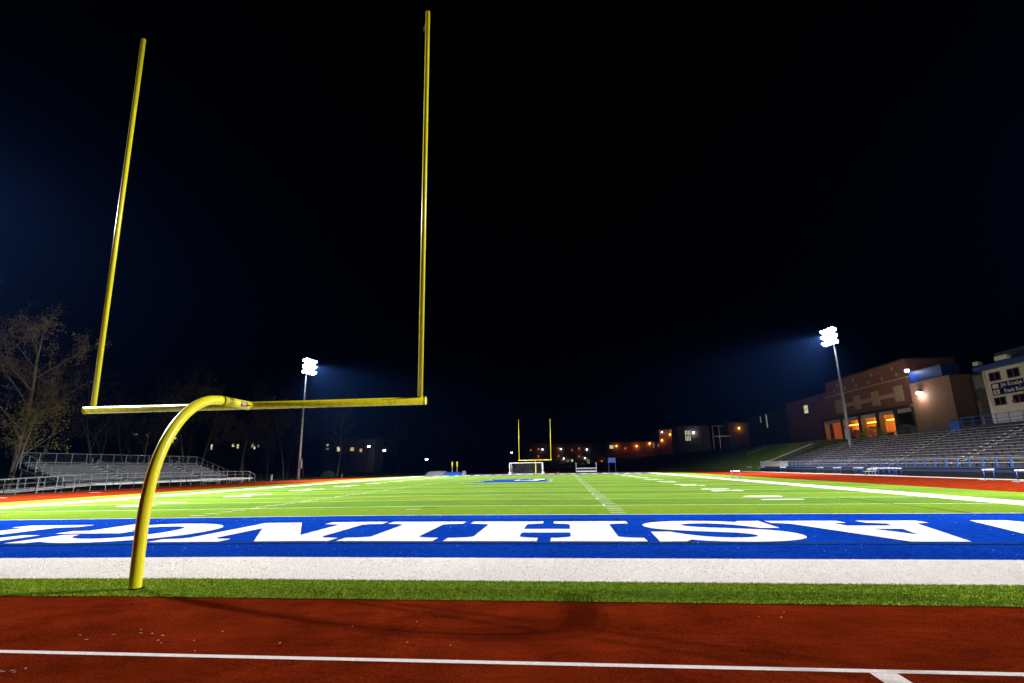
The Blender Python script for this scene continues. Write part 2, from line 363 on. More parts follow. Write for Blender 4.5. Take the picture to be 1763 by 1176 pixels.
# soccer lines in black
K = M['paint_black']; zl = FL+.0065
def bl(x0, x1, y0, y1, lift=zl): sheet('soccer_line', [rect(x0, x1, y0, y1)], K, field, lift)
bl(-24.3, 24.3, 1.87, 1.97, zl+.010)
for s_ in (-1, 1):
    bl(s_*20.16-.04, s_*20.16+.04, 9.2, 18.35); bl(s_*9.2-.05, s_*9.2+.05, 1.975, 7.345)
bl(-9.2, 9.2, 7.35, 7.45, zl+.010); bl(-20.2, 20.2, 18.36, 18.44, zl+.001)
arc = []
for kk in range(25):
    t0 = R(36.5 + (107)*kk/24); arc.append((t0))
for a, b in zip(arc[:-1], arc[1:]):
    pass
outer = [(9.19*math.cos(t), 12.9+9.19*math.sin(t)) for t in arc]; inner = [(9.11*math.cos(t), 12.9+9.11*math.sin(t)) for t in reversed(arc)]
sheet('soccer_line', [[outer[i], outer[i+1], inner[len(arc)-2-i], inner[len(arc)-1-i]] for i in range(len(arc)-1)], K, field, zl+.002)
bl(.1, .8, 12.8, 12.95)

# lettering of the end zone: read from the field, so its tops point to the camera
def bez(pts, n=7):
    """closed outline: entries are points; ('c', c1, c2, p) is a cubic curve from the last point"""
    out = []
    for e in pts:
        if e[0] == 'c':
            p0 = out[-1]; _, a, b, p = e
            for i in range(1, n+1):
                t = i/n; u = 1-t
                out.append((u**3*p0[0]+3*u*u*t*a[0]+3*u*t*t*b[0]+t**3*p[0], u**3*p0[1]+3*u*u*t*a[1]+3*u*t*t*b[1]+t**3*p[1]))
        else: out.append(e)
    return out
T0, B0 = 2.28, 6.76
def letter(polys, dx=0.0):
    sheet('letter', [[(x+dx, y) for x, y in p] for p in polys], M['white_turf'], field, FL+.0095)
def stem(xa, xb, sa, sb):      # serifed stem between xa < xb with serifs out to sa, sb
    return bez([(sa, B0), (sb, B0), (sb, 6.16), ('c', (xb+.2, 6.1), (xb+.02, 6.02), (xb, 5.85)), (xb, 3.15), ('c', (xb+.02, 3.0), (xb+.2, 2.92), (sb, 2.86)), (sb, T0), (sa, T0), (sa, 2.86),
                ('c', (xa-.2, 2.92), (xa-.02, 3.0), (xa, 3.15)), (xa, 5.85), ('c', (xa-.02, 6.02), (xa-.2, 6.1), (sa, 6.16))], 4)
letter([stem(1.40, 2.65, .82, 3.22)])                                                                    # I
letter([stem(4.07, 5.24, 3.47, 5.72), stem(6.53, 7.70, 6.04, 8.29), rect(5.24, 6.53, 3.93, 4.73)])       # H
NN = [(0.64,6.76),(0.64,6.14),(0.22,6.06),(0.08,5.9),(0.08,3.12),(0.22,2.92),(0.62,2.84),(0.62,2.28),(-1.29,2.28),(-2.79,5.22),(-2.79,3.08),(-2.66,2.88),(-2.22,2.78),(-2.22,2.28),(-4.13,2.28),(-4.13,2.82),(-3.70,2.92),(-3.57,3.1),(-3.57,6.76),(-2.32,6.76),(-0.69,3.46),(-0.69,5.9),(-.84,6.08),(-1.26,6.18),(-1.26,6.76)]
letter([NN]); letter([NN], -18.85)
half = [(12.30,6.78),(12.22,4.93),(11.72,4.93),('c',(11.45,5.6),(10.95,6.1),(10.45,6.1)),('c',(10.0,6.1),(9.76,5.9),(9.76,5.66)),('c',(9.76,5.1),(10.6,5.0),(11.2,4.75)),('c',(11.9,4.5),(12.22,4.1),(12.22,3.5)),('c',(12.22,2.7),(11.5,2.24),(10.55,2.24)),('c',(10.0,2.24),(9.6,2.36),(9.34,2.58)),(9.18,2.29)]
hb = bez(half); cxs, cys = 10.43, 4.52
hb2 = [(2*cxs-x, 2*cys-y) for x, y in hb]
letter([hb + hb2])                                                                                        # S
AA = [(12.47,6.77),(14.58,6.77),(14.58,6.22),(14.16,6.05),(14.25,5.45),(15.42,5.45),(15.58,6.0),(15.13,6.18),(15.11,6.77),(16.84,6.77),(16.84,6.18),(16.40,6.0),(15.25,2.30),(14.0,2.28)]
# counter of the A joined by a slit to the crossbar edge
AAc = AA[:5] + [(14.9,5.45),(14.9,4.70),(14.50,4.70),(14.9,3.49),(15.24,4.70),(14.902,4.70),(14.902,5.45)] + AA[5:] + [(12.92,5.98),(12.47,6.18)]
letter([AAc])
WW = [(18.35,6.80),(19.35,6.80),(19.95,4.4),(20.55,6.80),(21.55,6.80),(22.65,2.95),(23.0,2.84),(23.0,2.28),(21.4,2.28),(21.4,2.84),(21.75,2.95),(21.15,5.1),(20.45,2.28),(19.5,2.28),(18.95,5.0),(18.35,2.95),(18.75,2.84),(18.75,2.28),(16.75,2.28),(16.75,2.84),(17.15,2.95)]
letter([WW])
GG = [(-7.38,2.56),('c',(-7.05,2.36),(-6.7,2.26),(-6.3,2.26)),('c',(-4.9,2.26),(-4.12,3.2),(-4.12,4.5)),('c',(-4.12,5.9),(-5.0,6.84),(-6.4,6.84)),('c',(-6.95,6.84),(-7.3,6.7),(-7.6,6.4)),(-7.95,6.8),(-8.36,6.8),(-8.3,5.0),(-8.76,4.92),(-8.76,4.32),(-6.61,4.25),(-6.61,4.86),(-6.98,5.0),(-6.98,5.75),('c',(-6.8,5.95),(-6.6,6.02),(-6.35,6.02)),('c',(-5.7,6.02),(-5.35,5.4),(-5.35,4.5)),('c',(-5.35,3.6),(-5.7,3.06),(-6.4,3.06)),('c',(-7.1,3.06),(-7.5,3.5),(-7.64,4.0)),(-8.12,4.0),(-8.12,2.29),(-7.55,2.29)]
letter([bez(GG)])
TT = [(-9.8,6.78),(-9.8,6.16),(-10.3,6.05),(-10.42,5.9),(-10.42,3.0),(-10.0,3.0),(-9.6,3.3),(-9.42,3.97),(-8.87,3.97),(-8.75,2.28),(-13.3,2.28),(-13.18,3.97),(-12.63,3.97),(-12.45,3.3),(-12.05,3.0),(-11.63,3.0),(-11.63,5.9),(-11.75,6.05),(-12.25,6.16),(-12.25,6.78)]
letter([TT])
oo = [(-15.7+2.1*math.cos(2*math.pi*i/36), 4.52+2.28*math.sin(2*math.pi*i/36)) for i in range(37)]
oi = [(-15.7+0.85*math.cos(2*math.pi*i/36), 4.52+1.5*math.sin(2*math.pi*i/36)) for i in range(37)]
letter([[oo[i], oo[i+1], oi[i+1], oi[i]] for i in range(36)])
# the far end zone reads the other way up; far off only the row of bright letters shows
for i in range(10):
    x = -20.5+4.6*i
    sheet('letter', [rect(x-1.7, x-.55, 103, 107.4), rect(x+.55, x+1.7, 103, 107.4), rect(x-.55, x+.55, 104.6, 105.7)], M['white_turf'], field, FL+.0095)

# yard numbers, tops toward the middle of the field
def text_mesh(body, size, bold=0.0, ext=0.0, name='letter_text'):
    cu = bpy.data.curves.new(name, 'FONT'); cu.body = body; cu.size = size; cu.offset = bold; cu.extrude = ext
    cu.align_x = 'CENTER'; cu.align_y = 'CENTER'; cu.resolution_u = 3
    o = bpy.data.objects.new(name, cu); COL.objects.link(o)
    dg = bpy.context.evaluated_depsgraph_get(); me = bpy.data.meshes.new_from_object(o.evaluated_get(dg))
    bpy.data.objects.remove(o); bpy.data.curves.remove(cu); me.name = name
    return me
dig = {}
for d in '012345':
    me = text_mesh(d, 2.55, 0.11, name='yard_number'); me.materials.append(M['paint']); dig[d] = me
for i in range(1, 10):
    y = A0+10*YD*i; n = (10*i if i <= 5 else 100-10*i); t = str(n)
    for s_ in (-1, 1):
        for ch, off in zip(t, (-1.3, 1.3)):
            o = link('yard_number', dig[ch], field, (s_*17.1, y+s_*off, gz(17.1)+FL+.0065), R(90) if s_ > 0 else R(-90))
            o.rotation_euler.y = s_*0.0042 if False else 0
# midfield emblem: blue wing shape edged in white
lg = [(-4.8, 47.3), (-1.0, 48.6), (1.0, 48.2), (4.6, 49.8), (4.9, 52.5), (4.2, 54.5), (4.9, 57.2), (3.9, 61.5), (0.6, 63.4), (-3.8, 63.2), (-2.6, 58.0), (-4.3, 55.6), (-2.9, 52.0)]
sheet('emblem_border', [[(x*1.03, 55+(y-55)*1.03) for x, y in lg]], M['paint'], field, FL+.0085)
sheet('emblem', [lg], M['paint_blue'], field, FL+.0125)
sheet('emblem_detail', [[(.2, 55.5), (2.4, 54.6), (3.2, 55.6), (3.4, 58.5), (1.8, 59.4), (.4, 58.6)], [(3.0, 59.8), (4.0, 58.4), (3.7, 61.4), (2.2, 62.2)]], M['paint'], field, FL+.0165)
sheet('emblem_detail', [[(.6, 55.9), (2.4, 56.2), (2.5, 58.8), (1.0, 59.4)]], M['paint_blue'], field, FL+.0205)

# pile of the nearest turf: standing blades, far too many to count
def blades(name, x0, x1, y0, y1, dens, h, m, label, edge=0.0):
    b = MB(); n = int((x1-x0)*(y1-y0)*dens); rr = random.Random(name)
    for _ in range(n):
        x = rr.uniform(x0, x1); y = rr.uniform(y0-edge, y1+edge)
        if x < 6.4-(y+10.74)*1.20 or x > 6.4+(y+10.74)*0.86: continue
        a = rr.uniform(0, 6.283); w = rr.uniform(.004, .009); hh = h*rr.uniform(.55, 1.15); lx, ly = rr.uniform(-.6, .6)*hh, rr.uniform(-.6, .6)*hh
        z = gz(x)+FL+.003; dx, dy = math.cos(a)*w, math.sin(a)*w
        i = len(b.v); b.v += [(x-dx, y-dy, z), (x+dx, y+dy, z), (x+lx, y+ly, z+hh)]; b.f.append((i, i+1, i+2))
    return tag(b.build(name, m), label, name.replace('_', ' '), kind='stuff')
blades('green_turf_pile', -6, 14, -3.27, -2.1, 2600, .020, M['blade_green'], 'short green turf pile between white border and red track', .03)
blades('white_turf_pile', -9, 16, -2.1, 0.0, 900, .010, M['blade_white'], 'short white turf pile of the wide border strip', .015)
blades('blue_turf_pile', -11, 18, 0.0, 1.85, 700, .012, M['blade_blue'], 'short blue turf pile at the end zone edge', .01)

# loose pale infill and lint caught in the pile
fk = MB(); r_ = random.Random(21)
for _ in range(420):
    y = r_.uniform(-3.2, 8.8); x = 6.4 + (y+10.74)*r_.uniform(-1.2, .86)
    if -2.1 < y < 0: continue
    a = r_.uniform(0, 6.28); l = r_.uniform(.006, .02)*(1+max(0, y)*.08); z = gz(x)+FL+.021; u = (math.cos(a)*l, math.sin(a)*l)
    fk.quad((x-u[0], y-u[1], z), (x+u[1]*.4, y-u[0]*.4, z+.006), (x+u[0], y+u[1], z), (x-u[1]*.4, y+u[0]*.4, z+.004))
tag(fk.build('turf_lint', M['blade_white']), 'tiny pale flecks of lint caught in blue and green turf', 'lint', kind='stuff')

# ------------------------------------------------------------------ floodlights
def spot(parent, loc, target, power, size, blend, rad, col=(1.0, 0.98, 0.94)):
    l = bpy.data.lights.new('flood_lamp', 'SPOT'); l.energy = power; l.spot_size = R(size); l.spot_blend = blend; l.shadow_soft_size = rad; l.color = col
    o = bpy.data.objects.new('flood_lamp', l); COL.objects.link(o); o.parent = parent
    o.location = Vector(loc) - root_loc(parent)
    q = (Vector(target)-Vector(loc)).to_track_quat('-Z', 'Y'); o.rotation_euler = q.to_euler()
    # louvred visors: the beam is cut off a little below the horizontal
    upl = q.to_matrix().transposed() @ Vector((0, 0, 1))
    l.use_nodes = True; nt = l.node_tree; em = nt.nodes['Emission']
    tc = nt.nodes.new('ShaderNodeTexCoord'); vm = nt.nodes.new('ShaderNodeVectorMath'); vm.operation = 'DOT_PRODUCT'
    nt.links.new(tc.outputs['Normal'], vm.inputs[0]); vm.inputs[1].default_value = upl
    mr = nt.nodes.new('ShaderNodeMapRange'); mr.interpolation_type = 'SMOOTHSTEP'
    mr.inputs['From Min'].default_value = CUT[0]; mr.inputs['From Max'].default_value = CUT[1]; mr.inputs['To Min'].default_value = CUT[2]; mr.inputs['To Max'].default_value = 1.0
    nt.links.new(vm.outputs['Value'], mr.inputs['Value']); nt.links.new(mr.outputs['Result'], em.inputs['Strength'])
    return o
CUT = (-0.115, -0.265, 0.011)
def flood_pole(loc, top, aim, label, power=FLOOD, rows=3):
    x, y, z0 = loc
    t = thing('floodlight_pole', loc, label, 'floodlight', 'floodlight poles round the field')
    MB().tube([(x, y, z0-.3), (x, y, z0+6), (x, y, top+.3)], [.27, .22, .12], 14).build('pole', M['pole'], t, True)
    MB().tube([(x, y, z0-.05), (x, y, z0+.45)], [.45, .40], 14).build('footing', M['concrete'], t)
    s_ = 1 if aim[0] > x else -1
    bx = MB().box((x+s_*.22, y-.22, z0+2.2), (x+s_*.5, y+.22, z0+3.9)).build('control_box', M['galv'], t)
    a = Vector((aim[0]-x, aim[1]-y, 0)).normalized(); side = Vector((-a.y, a.x, 0))
    dn = (Vector(aim)-Vector((x, y, top))).normalized(); up = side.cross(dn).normalized()
    if up.z < 0: up = -up
    for r_ in range(rows):
        z = top - r_*1.12; c = Vector((x, y, z)) + a*.25
        MB().bar(c-side*1.8, c+side*1.8, .12, .12).build('crossarm', M['pole'], t)
        for k_ in range(4):
            p = c + side*(-1.44+.96*k_) + a*.3
            hd = MB().tube([p-dn*.28, p-dn*.05, p+dn*.16], [.18, .46, .52], 14).build('lamp_head', M['pole'], t, True)
            MB().tube([p+dn*.165, p+dn*.185], [.49, .49], 16).build('lens', M['lamp_white'], hd)
            v = MB()
            for q in range(7):
                a0 = math.pi*q/6
                pp = p+dn*.16 + side*math.cos(a0)*.525 + up*math.sin(a0)*.525; v.v += [tuple(pp), tuple(pp+dn*.34*(.5+.5*math.sin(a0)))]
            for q in range(6): v.f.append((2*q, 2*q+2, 2*q+3, 2*q+1))
            v.build('visor', M['pole'], hd, True)
    for k_ in (-1, 1):
        p = Vector((x, y, top-.5*(rows-1))) + a*1.6 + side*.85*k_
        spot(t, p, Vector(aim), power, 120, 1.0, 0.07)
    return t
flood_pole((-44.0, 87.3, -.25), 23.0, (-16, 82, 0), 'tall floodlight pole beyond the left track, left of bare tree', rows=3)
flood_pole((56.0, 86.5, hz(56, 86.5)), 25.0, (20, 80, 0), 'tall floodlight pole standing on the hill in front of brick building', rows=3)
flood_pole((-46.0, 15.5, -.25), 24.5, (-10, 32.5, 0), 'near floodlight pole beside left track, outside the left picture edge', FLOOD*1.15, rows=3)
flood_pole((57.0, 9.5, hz(57, 9.5)), 26.0, (12, 40, 0), 'near floodlight pole above the home stand, outside the right picture edge', rows=3)

# ------------------------------------------------------------------ goal posts
def goal_post(y0, dr, label, ltop=(-3.98, 12.6), rtop=(3.52, 12.6), detail=True):
    """dr = +1: the post leans into a field lying at +Y"""
    t = thing('goal_post', (0, y0-dr*2.45, 0), label, 'goal post', 'goal posts at the two ends of the field')
    n = 24 if detail else 12
    Y = lambda d: y0+dr*d
    path = [(-.05, Y(-2.45), -.3), (-.05, Y(-2.48), .5), (-.05, Y(-2.49), 1.0), (-.05, Y(-2.46), 1.45), (-.05, Y(-2.38), 1.85), (-.05, Y(-2.22), 2.24), (-.05, Y(-1.98), 2.57), (-.05, Y(-1.68), 2.82), (-.05, Y(-1.34), 2.97), (-.05, Y(-.98), 3.02)]
    sm = []
    for i in range(len(path)-1):           # Catmull-Rom
        p0, p1, p2, p3 = (Vector(path[max(0, min(len(path)-1, i+j))]) for j in (-1, 0, 1, 2))
        for k_ in range(4):
            u = k_/4; sm.append(.5*((2*p1)+(p2-p0)*u+(2*p0-5*p1+4*p2-p3)*u*u+(3*p1-p0-3*p2+p3)*u**3))
    sm.append(Vector(path[-1]))
    MB().tube(sm, .088, n).build('gooseneck', M['yellow'], t, True)
    if detail: MB().tube([(-.05, Y(-2.44), .012), (-.05, Y(-2.44), .03)], .115, n).build('base_collar', M['black'], t, True)
    MB().tube([(-.05, Y(-.975), 3.02), (-.05, Y(-.94), 3.022)], .081, n).build('joint_ring', M['black'], t, True)
    arm = MB().tube([(-.05, Y(-.935), 3.022), (-.05, Y(-.075), 3.02)], .088, n).build('arm', M['yellow'], t, True)
    MB().tube([(-3.80, y0, 3.03), (3.68, y0, 3.03)], .078, n).build('crossbar', M['yellow_worn'], t, True)
    for xx in (-3.81, 3.67): MB().tube([(xx, y0, 3.03), (xx+.02, y0, 3.03)], .084, n).build('end_cap', M['yellow'], t, True)
    for xb, (xt, zt), s_ in ((-3.63, ltop, -1), (3.57, rtop, 1)):
        u = MB().tube([(xb, y0, 3.08), (xt, y0, zt)], .052, n).build('upright', M['yellow'], t, True)
        rb = MB(); f = lambda q: Vector((xb+(xt-xb)*q, y0, 3.08+(zt-3.08)*q)); a = f(.975)
        w = [a+Vector((-.05, 0, .03)), a+Vector((-.075, .01, -.06)), a+Vector((-.10, .02, -.16)), a+Vector((-.11, .0, -.30))]
        for i in range(3): rb.quad(w[i], w[i+1], w[i+1]+Vector((.012, .05, .015)), w[i]+Vector((.012, .05, .015)))
        rb.build('ribbon', M['red'], u)
    if detail:
        # decal wrapped on the near side of the arm, an arrow at its end
        def patch(m, nm, y_0, y_1, a0, a1, rad, par):
            b = MB(); N = 6
            for i in range(N+1):
                a = R(a0+(a1-a0)*i/N); ca, sa = math.cos(a), math.sin(a)
                b.v += [(-.05+rad*ca, Y(y_0), 3.021+rad*sa), (-.05+rad*ca, Y(y_1), 3.021+rad*sa)]
            for i in range(N): b.f.append((2*i, 2*i+1, 2*i+3, 2*i+2))
            return b.build(nm, m, par)
        st = patch(M['sticker_red'], 'decal', -.46, -.24, -38, 28, .0895, arm)
        for y_0, y_1, a0, a1 in ((-.44, -.27, 8, 15), (-.42, -.29, -4, 2), (-.44, -.30, -18, -13), (-.36, -.27, -30, -26)):
            patch(M['sticker_white'], 'decal_print', y_0, y_1, a0, a1, .0905, arm)
        patch(M['sticker_red'], 'decal_arrow', -.235, -.13, -14, 2, .0895, arm)
    return t
goal_post(-0.4, 1, 'large yellow gooseneck goal post in the foreground, planted in the green strip')
goal_post(110.1, -1, 'small far yellow goal post standing behind the white soccer goal', (-3.62, 12.2), (3.62, 12.2), False)

# ------------------------------------------------------------------ soccer goal at the far end
t = thing('soccer_goal', (-1.95, 108.7, 0), 'white soccer goal with slack net under the far yellow goal post', 'soccer goal')
x0, x1, yf, yb, hh = -5.6, 1.75, 107.9, 110.0, 2.44
for x in (x0, x1):
    MB().tube([(x, yf, 0), (x, yf, hh)], .075, 8).build('post', M['white_paint'], t, True)
    MB().tube([(x, yf, .08), (x, yb, .08)], .05, 8).build('ground_bar', M['white_paint'], t, True)
    MB().tube([(x+(.35 if x < 0 else -.35), yb, 0), (x+(.25 if x < 0 else -.25), yf+.9, hh)], .05, 8).build('stay', M['alum'], t, True)
    MB().box((x-.28, yf+.2, 0.0), (x+.28, yf+.9, .5)).build('weight', M['alum'], t)
MB().tube([(x0-.07, yf, hh), (x1+.07, yf, hh)], .075, 8).build('crossbar', M['white_paint'], t, True)
MB().tube([(x0, yb, .06), (x1, yb, .06)], .04, 8).build('back_bar', M['alum'], t, True)
nt_ = MB(); N = 46
for i in range(N+1):
    x = x0+(x1-x0)*i/N; pts = [(x, yf+.9, hh-.05-.05*math.sin(i*.9)), (x, yf+1.3, 1.5), (x, yb-.2, .7), (x, yb, .05)]
    nt_.tube(pts, .005, 3, False)
for j in range(11):
    q = j/10; nt_.tube([(x0+(x1-x0)*i/8, yf+.9+(yb-yf-.9)*q+.05*math.sin(i*2.1+j), (hh-.05)*(1-q)**1.1+.05) for i in range(9)], .005, 3, False)
nt_.build('net', M['net'], t)

# ------------------------------------------------------------------ hurdles
def make_hurdle(name='hurdle'):
    t = thing(name, (0, 0, 0), 'hurdle', 'hurdle')
    MB().box((-.52, -.02, .86), (.52, .02, .96)).build('top_bar', M['white_paint'], t, bevel=.01)
    MB().box((-.40, -.022, .88), (-.2, -.0215, .94)).build('bar_stripe', M['hurdle_blue'], t)
    for s_ in (-1, 1):
        u = MB().tube([(s_*.42, 0, .05), (s_*.42, 0, .87)], .03, 8).build('upright', M['hurdle_blue'], t, True)
        MB().tube([(s_*.42, 0, .28), (s_*.42, 0, .34)], .04, 8).build('height_clamp', M['black'], u, True)
        MB().bar((s_*.42, -.08, .03), (s_*.42, .66, .03), .06, .05).build('foot', M['galv'], t)
    MB().bar((-.42, .6, .05), (.42, .6, .05), .04, .04).build('base_bar', M['galv'], t)
    return t
hur = make_hurdle(); HG = 'track hurdles'; HN = []; HO = []
hur.location = (25.3, 50.9, gz(25.3)+.015); hur['label'] = 'lone hurdle with white bar standing on the right sideline of the field'; hur['group'] = HG
ck = 'hurdle bunched with others before the dark front of the home stand'
for x, y, rz, lb in ((43.9, 40.8, 3, 'single hurdle on the right track below the press box'), (42.6, 35.6, -4, 'hurdle cut off by the right edge of the picture'),
    (46.1, 57.6, 5, ck), (46.3, 58.9, 12, ck), (46.9, 60.0, -5, ck), (46.1, 60.9, 8, ck), (47.0, 61.5, 2, ck), (46.3, 62.6, -10, ck), (46.9, 63.6, 14, ck),
    (46.5, 66.6, 4, ck), (46.9, 67.9, -6, ck), (46.6, 72.6, 7, ck), (47.0, 73.7, 0, ck), (46.8, 78.5, 5, ck), (47.0, 93.5, 4, 'hurdle before the end of the stand, nearest to the grey fence panel'),
    (46.8, 103.5, 2, 'hurdle beside the left end of the grey fence panel'), (47.2, 112.5, 0, 'farthest hurdle, below the grassy slope')):
    if lb == ck:
        HN.append((x-6.425)/(y+10.736)); lb = None
    c_ = copy_tree(hur, (x, y, -.14), R(rz), 1, lb, HG)
    if lb is None: HO.append(c_)
ORD = ['first', 'second', 'third', 'fourth', 'fifth', 'sixth', 'seventh', 'eighth', 'ninth', 'tenth', 'eleventh', 'twelfth', 'thirteenth', 'fourteenth', 'fifteenth', 'sixteenth', 'seventeenth', 'eighteenth', 'nineteenth', 'twentieth']
for n_, (_, c_) in enumerate(sorted(zip(HN, HO), key=lambda q: q[0])):
    c_['label'] = 'hurdle before the dark front of the home stand, %s of the bunch from the left' % ORD[n_]

def bench(loc, rz, label, L=2.6, back=True, group=None):
    t = thing('bench', (0, 0, 0), label, 'bench', group)
    for k_ in range(2): MB().box((-L/2, -.24+.25*k_, .43), (L/2, -.02+.25*k_, .47)).build('seat_plank', M['alum'], t)
    if back: MB().box((-L/2, .30, .62), (L/2, .33, .86)).build('backrest', M['alum'], t)
    for s_ in (-1, 1):
        MB().bar((s_*L*.36, -.22, 0), (s_*L*.36, -.1, .43), .05, .05).bar((s_*L*.36, .3, 0), (s_*L*.36, .2, .43), .05, .05).build('leg', M['galv'], t)
        if back: MB().bar((s_*L*.36, .24, .43), (s_*L*.36, .35, .86), .05, .03).build('back_strut', M['galv'], t)
    t.location = loc; t.rotation_euler.z = R(rz)
    return t
bench((-44.9, 63.5, -.15), 90, 'aluminium bench before the left bleacher, nearer of the two', 4.2, True, 'team benches on the left')
bench((-44.9, 69.5, -.15), 90, 'aluminium bench before the left bleacher, farther of the two', 4.2, True, 'team benches on the left')
bench((46.9, 65.0, -.14), -90, 'pale aluminium bench among the hurdles before the home stand', 2.2)

# ------------------------------------------------------------------ left bleacher
t = thing('bleacher', (-50, 58, -.25), 'aluminium away bleacher with back railing and front ramp on the left', 'bleacher')
Y0, Y1 = 44.0, 73.0; NR = 8
ROW = [(-48.7-.74*i, .62+.285*i) for i in range(NR)]     # x of footboard, its height
aisles = [(52.0, 53.2), (66.0, 67.2)]
segs = [(Y0, 52.0), (53.2, 66.0), (67.2, Y1)]
for i, (x, z) in enumerate(ROW):
    MB().box((x-.18, Y0, z-.04), (x+.14, Y1, z)).build('foot_plank', M['galv'], t)
    MB().box((x-.215, Y0, z+.02), (x-.195, Y1, z+.22)).build('riser', M['dark_panel'], t)  # dark tone stands in for shade in the gaps between rows
    for a, b in segs:
        MB().box((x-.50, a, z+.39), (x-.23, b, z+.43)).build('seat_plank', M['alum'], t)
    nb = MB()
    for kk in range(13):
        yy = Y0+.3+kk*(Y1-Y0-.6)/12; nb.box((x-.42, yy-.03, z), (x-.36, yy+.03, z+.39))
    for a, b in aisles:
        MB().box((x-.40, a+.1, z+.15), (x+.0, b-.1, z+.19)).build('aisle_step', M['alum'], t)
    nb.build('seat_bracket', M['galv'], t)['kind'] = 'stuff'
zt = ROW[-1][1]
for yy in [Y0+.05+kk*(Y1-Y0-.1)/8 for kk in range(9)]:
    MB().bar((-48.3, yy, .38), (-54.5, yy, zt-.30), .10, .22).build('rake_beam', M['grey_blue'], t)
    for x, z in ((-49.5, .75), (-51.8, 1.62), (-54.3, 2.5)):
        MB().tube([(x, yy, -.3), (x, yy, z-.2)], .05, 6).build('leg', M['grey_blue'], t)
    MB().bar((-49.5, yy, -.05), (-54.3, yy, 2.0), .05, .05).build('brace', M['grey_blue'], t)
xb = -54.55
for kk in range(15):
    yy = Y0+kk*(Y1-Y0)/14
    MB().tube([(xb, yy, zt-.3), (xb, yy, 4.12)], .032, 6).build('back_rail_post', M['galv'], t)
for z in (4.12, 2.95): MB().tube([(xb, Y0, z), (xb, Y1, z)], .032, 6).build('back_rail', M['galv'], t)
wire = MB()
for kk in range(290):
    yy = Y0+.1*kk; wire.bar((xb, yy, 2.95), (xb, yy, 4.1), .006, .006)
wire.build('wire_mesh', M['grey_blue'], t)['kind'] = 'stuff'
for yy in (Y0, Y1):
    MB().tube([(xb, yy, 4.12), (-48.6, yy, 1.75)], .032, 6).build('end_rail', M['galv'], t)
    MB().tube([(xb, yy, 3.4), (-48.6, yy, 1.1)], .026, 6).build('end_rail', M['galv'], t)
    for kk in range(1, 6):
        q = kk/6; MB().tube([(xb+(xb+48.6)*-q, yy, zt-.3-1.7*q), (xb-(xb+48.6)*q, yy, 4.12-2.37*q)], .028, 6).build('end_rail_post', M['galv'], t)
for a, b in aisles:
    yy = (a+b)/2
    for i in (0, 2, 4, 6, 7):
        x, z = ROW[i]; MB().tube([(x-.1, yy, z+.1), (x-.1, yy, z+1.02)], .03, 6).build('aisle_rail_post', M['alum'], t)
    for i0, i1 in ((0, 2), (4, 6)):
        (xa, za), (xc, zc) = ROW[i0], ROW[i1]
        MB().tube([(xa-.1, yy, za+1.02), (xc-.1, yy, zc+1.02)], .028, 6).build('aisle_rail', M['alum'], t)
# walkway, ramp and front rail
MB().box((-48.4, 46.0, .46), (-46.95, 77.0, .54)).build('walkway_deck', M['alum'], t)
MB().bar((-47.6, 28.0, -.22), (-47.6, 46.0, .47), 1.4, .10).build('ramp_deck', M['alum'], t)
MB().box((-46.94, 46.0, .36), (-46.90, 77.0, .58)).build('deck_edge', M['white_paint'], t)
MB().bar((-46.92, 28.0, -.22), (-46.92, 46.0, .47), .04, .22).build('ramp_edge', M['white_paint'], t)
def dz(y): return -.22+(.69)*max(0, min(1, (y-28)/18))
yy = 29.0
while yy < 77.2:
    z = dz(yy)+.05
    MB().tube([(-46.88, yy, -.3), (-46.88, yy, z+1.12)], .04, 6).build('front_rail_post', M['galv'], t)
    if yy < 46: MB().tube([(-48.3, yy, -.3), (-48.3, yy, z+1.12)], .035, 6).build('ramp_rail_post', M['galv'], t)
    yy += 2.05
for dzz, rr_ in ((1.12, .038), (.62, .026), (.18, .024)):
    MB().tube([(-46.88, 28, dz(28)+dzz+.05), (-46.88, 46, dz(46)+dzz+.05), (-46.88, 75.5, .52+dzz), (-46.88, 77.6, .52+dzz-.55 if dzz > 1 else .3)], rr_, 6).build('front_rail', M['galv'], t)
MB().tube([(-48.3, 28, .95), (-48.3, 46, 1.64)], .032, 6).build('ramp_rail', M['galv'], t)
MB().tube([(-46.88, 77.6, 1.1), (-46.88, 77.9, -.25)], .035, 6).build('front_rail_post', M['galv'], t)
MB().box((-49.4, 46.2, .05), (-49.3, 73, .45)).build('front_skirt', M['dark_panel'], t)

# dark low fence along the left track
t = thing('track_fence', (-45.9, 60, -.25), 'thin black low fence between left track and the away bleacher', 'fence')
for kk in range(24):
    yy = 26+kk*3.05; MB().tube([(-45.9, yy, -.3), (-45.9, yy, .98)], .03, 6).build('fence_post', M['black'], t)
for z in (.96, .02): MB().tube([(-45.9, 24, z), (-45.9, 98, z)], .022, 5).build('fence_rail', M['black'], t)

t = thing('utility_post', (-46.3, 82.0, -.25), 'short white utility post just right of the left bleacher railing', 'post')
MB().box((-46.42, 81.88, -.25), (-46.18, 82.12, .95)).build('box_body', M['white_paint'], t, bevel=.02)
MB().box((-46.45, 81.85, .952), (-46.15, 82.15, 1.02)).build('box_cap', M['alum'], t)
t = thing('marker_post', (-45.9, 112.0, -.25), 'tiny white marker post at the far left track edge', 'post')
MB().tube([(-45.9, 112, -.25), (-45.9, 112, .9)], .06, 8).build('marker_shaft', M['white_paint'], t)
MB().tube([(-45.9, 112, .902), (-45.9, 112, .98)], [.06, .02], 8).build('marker_cap', M['alum'], t)

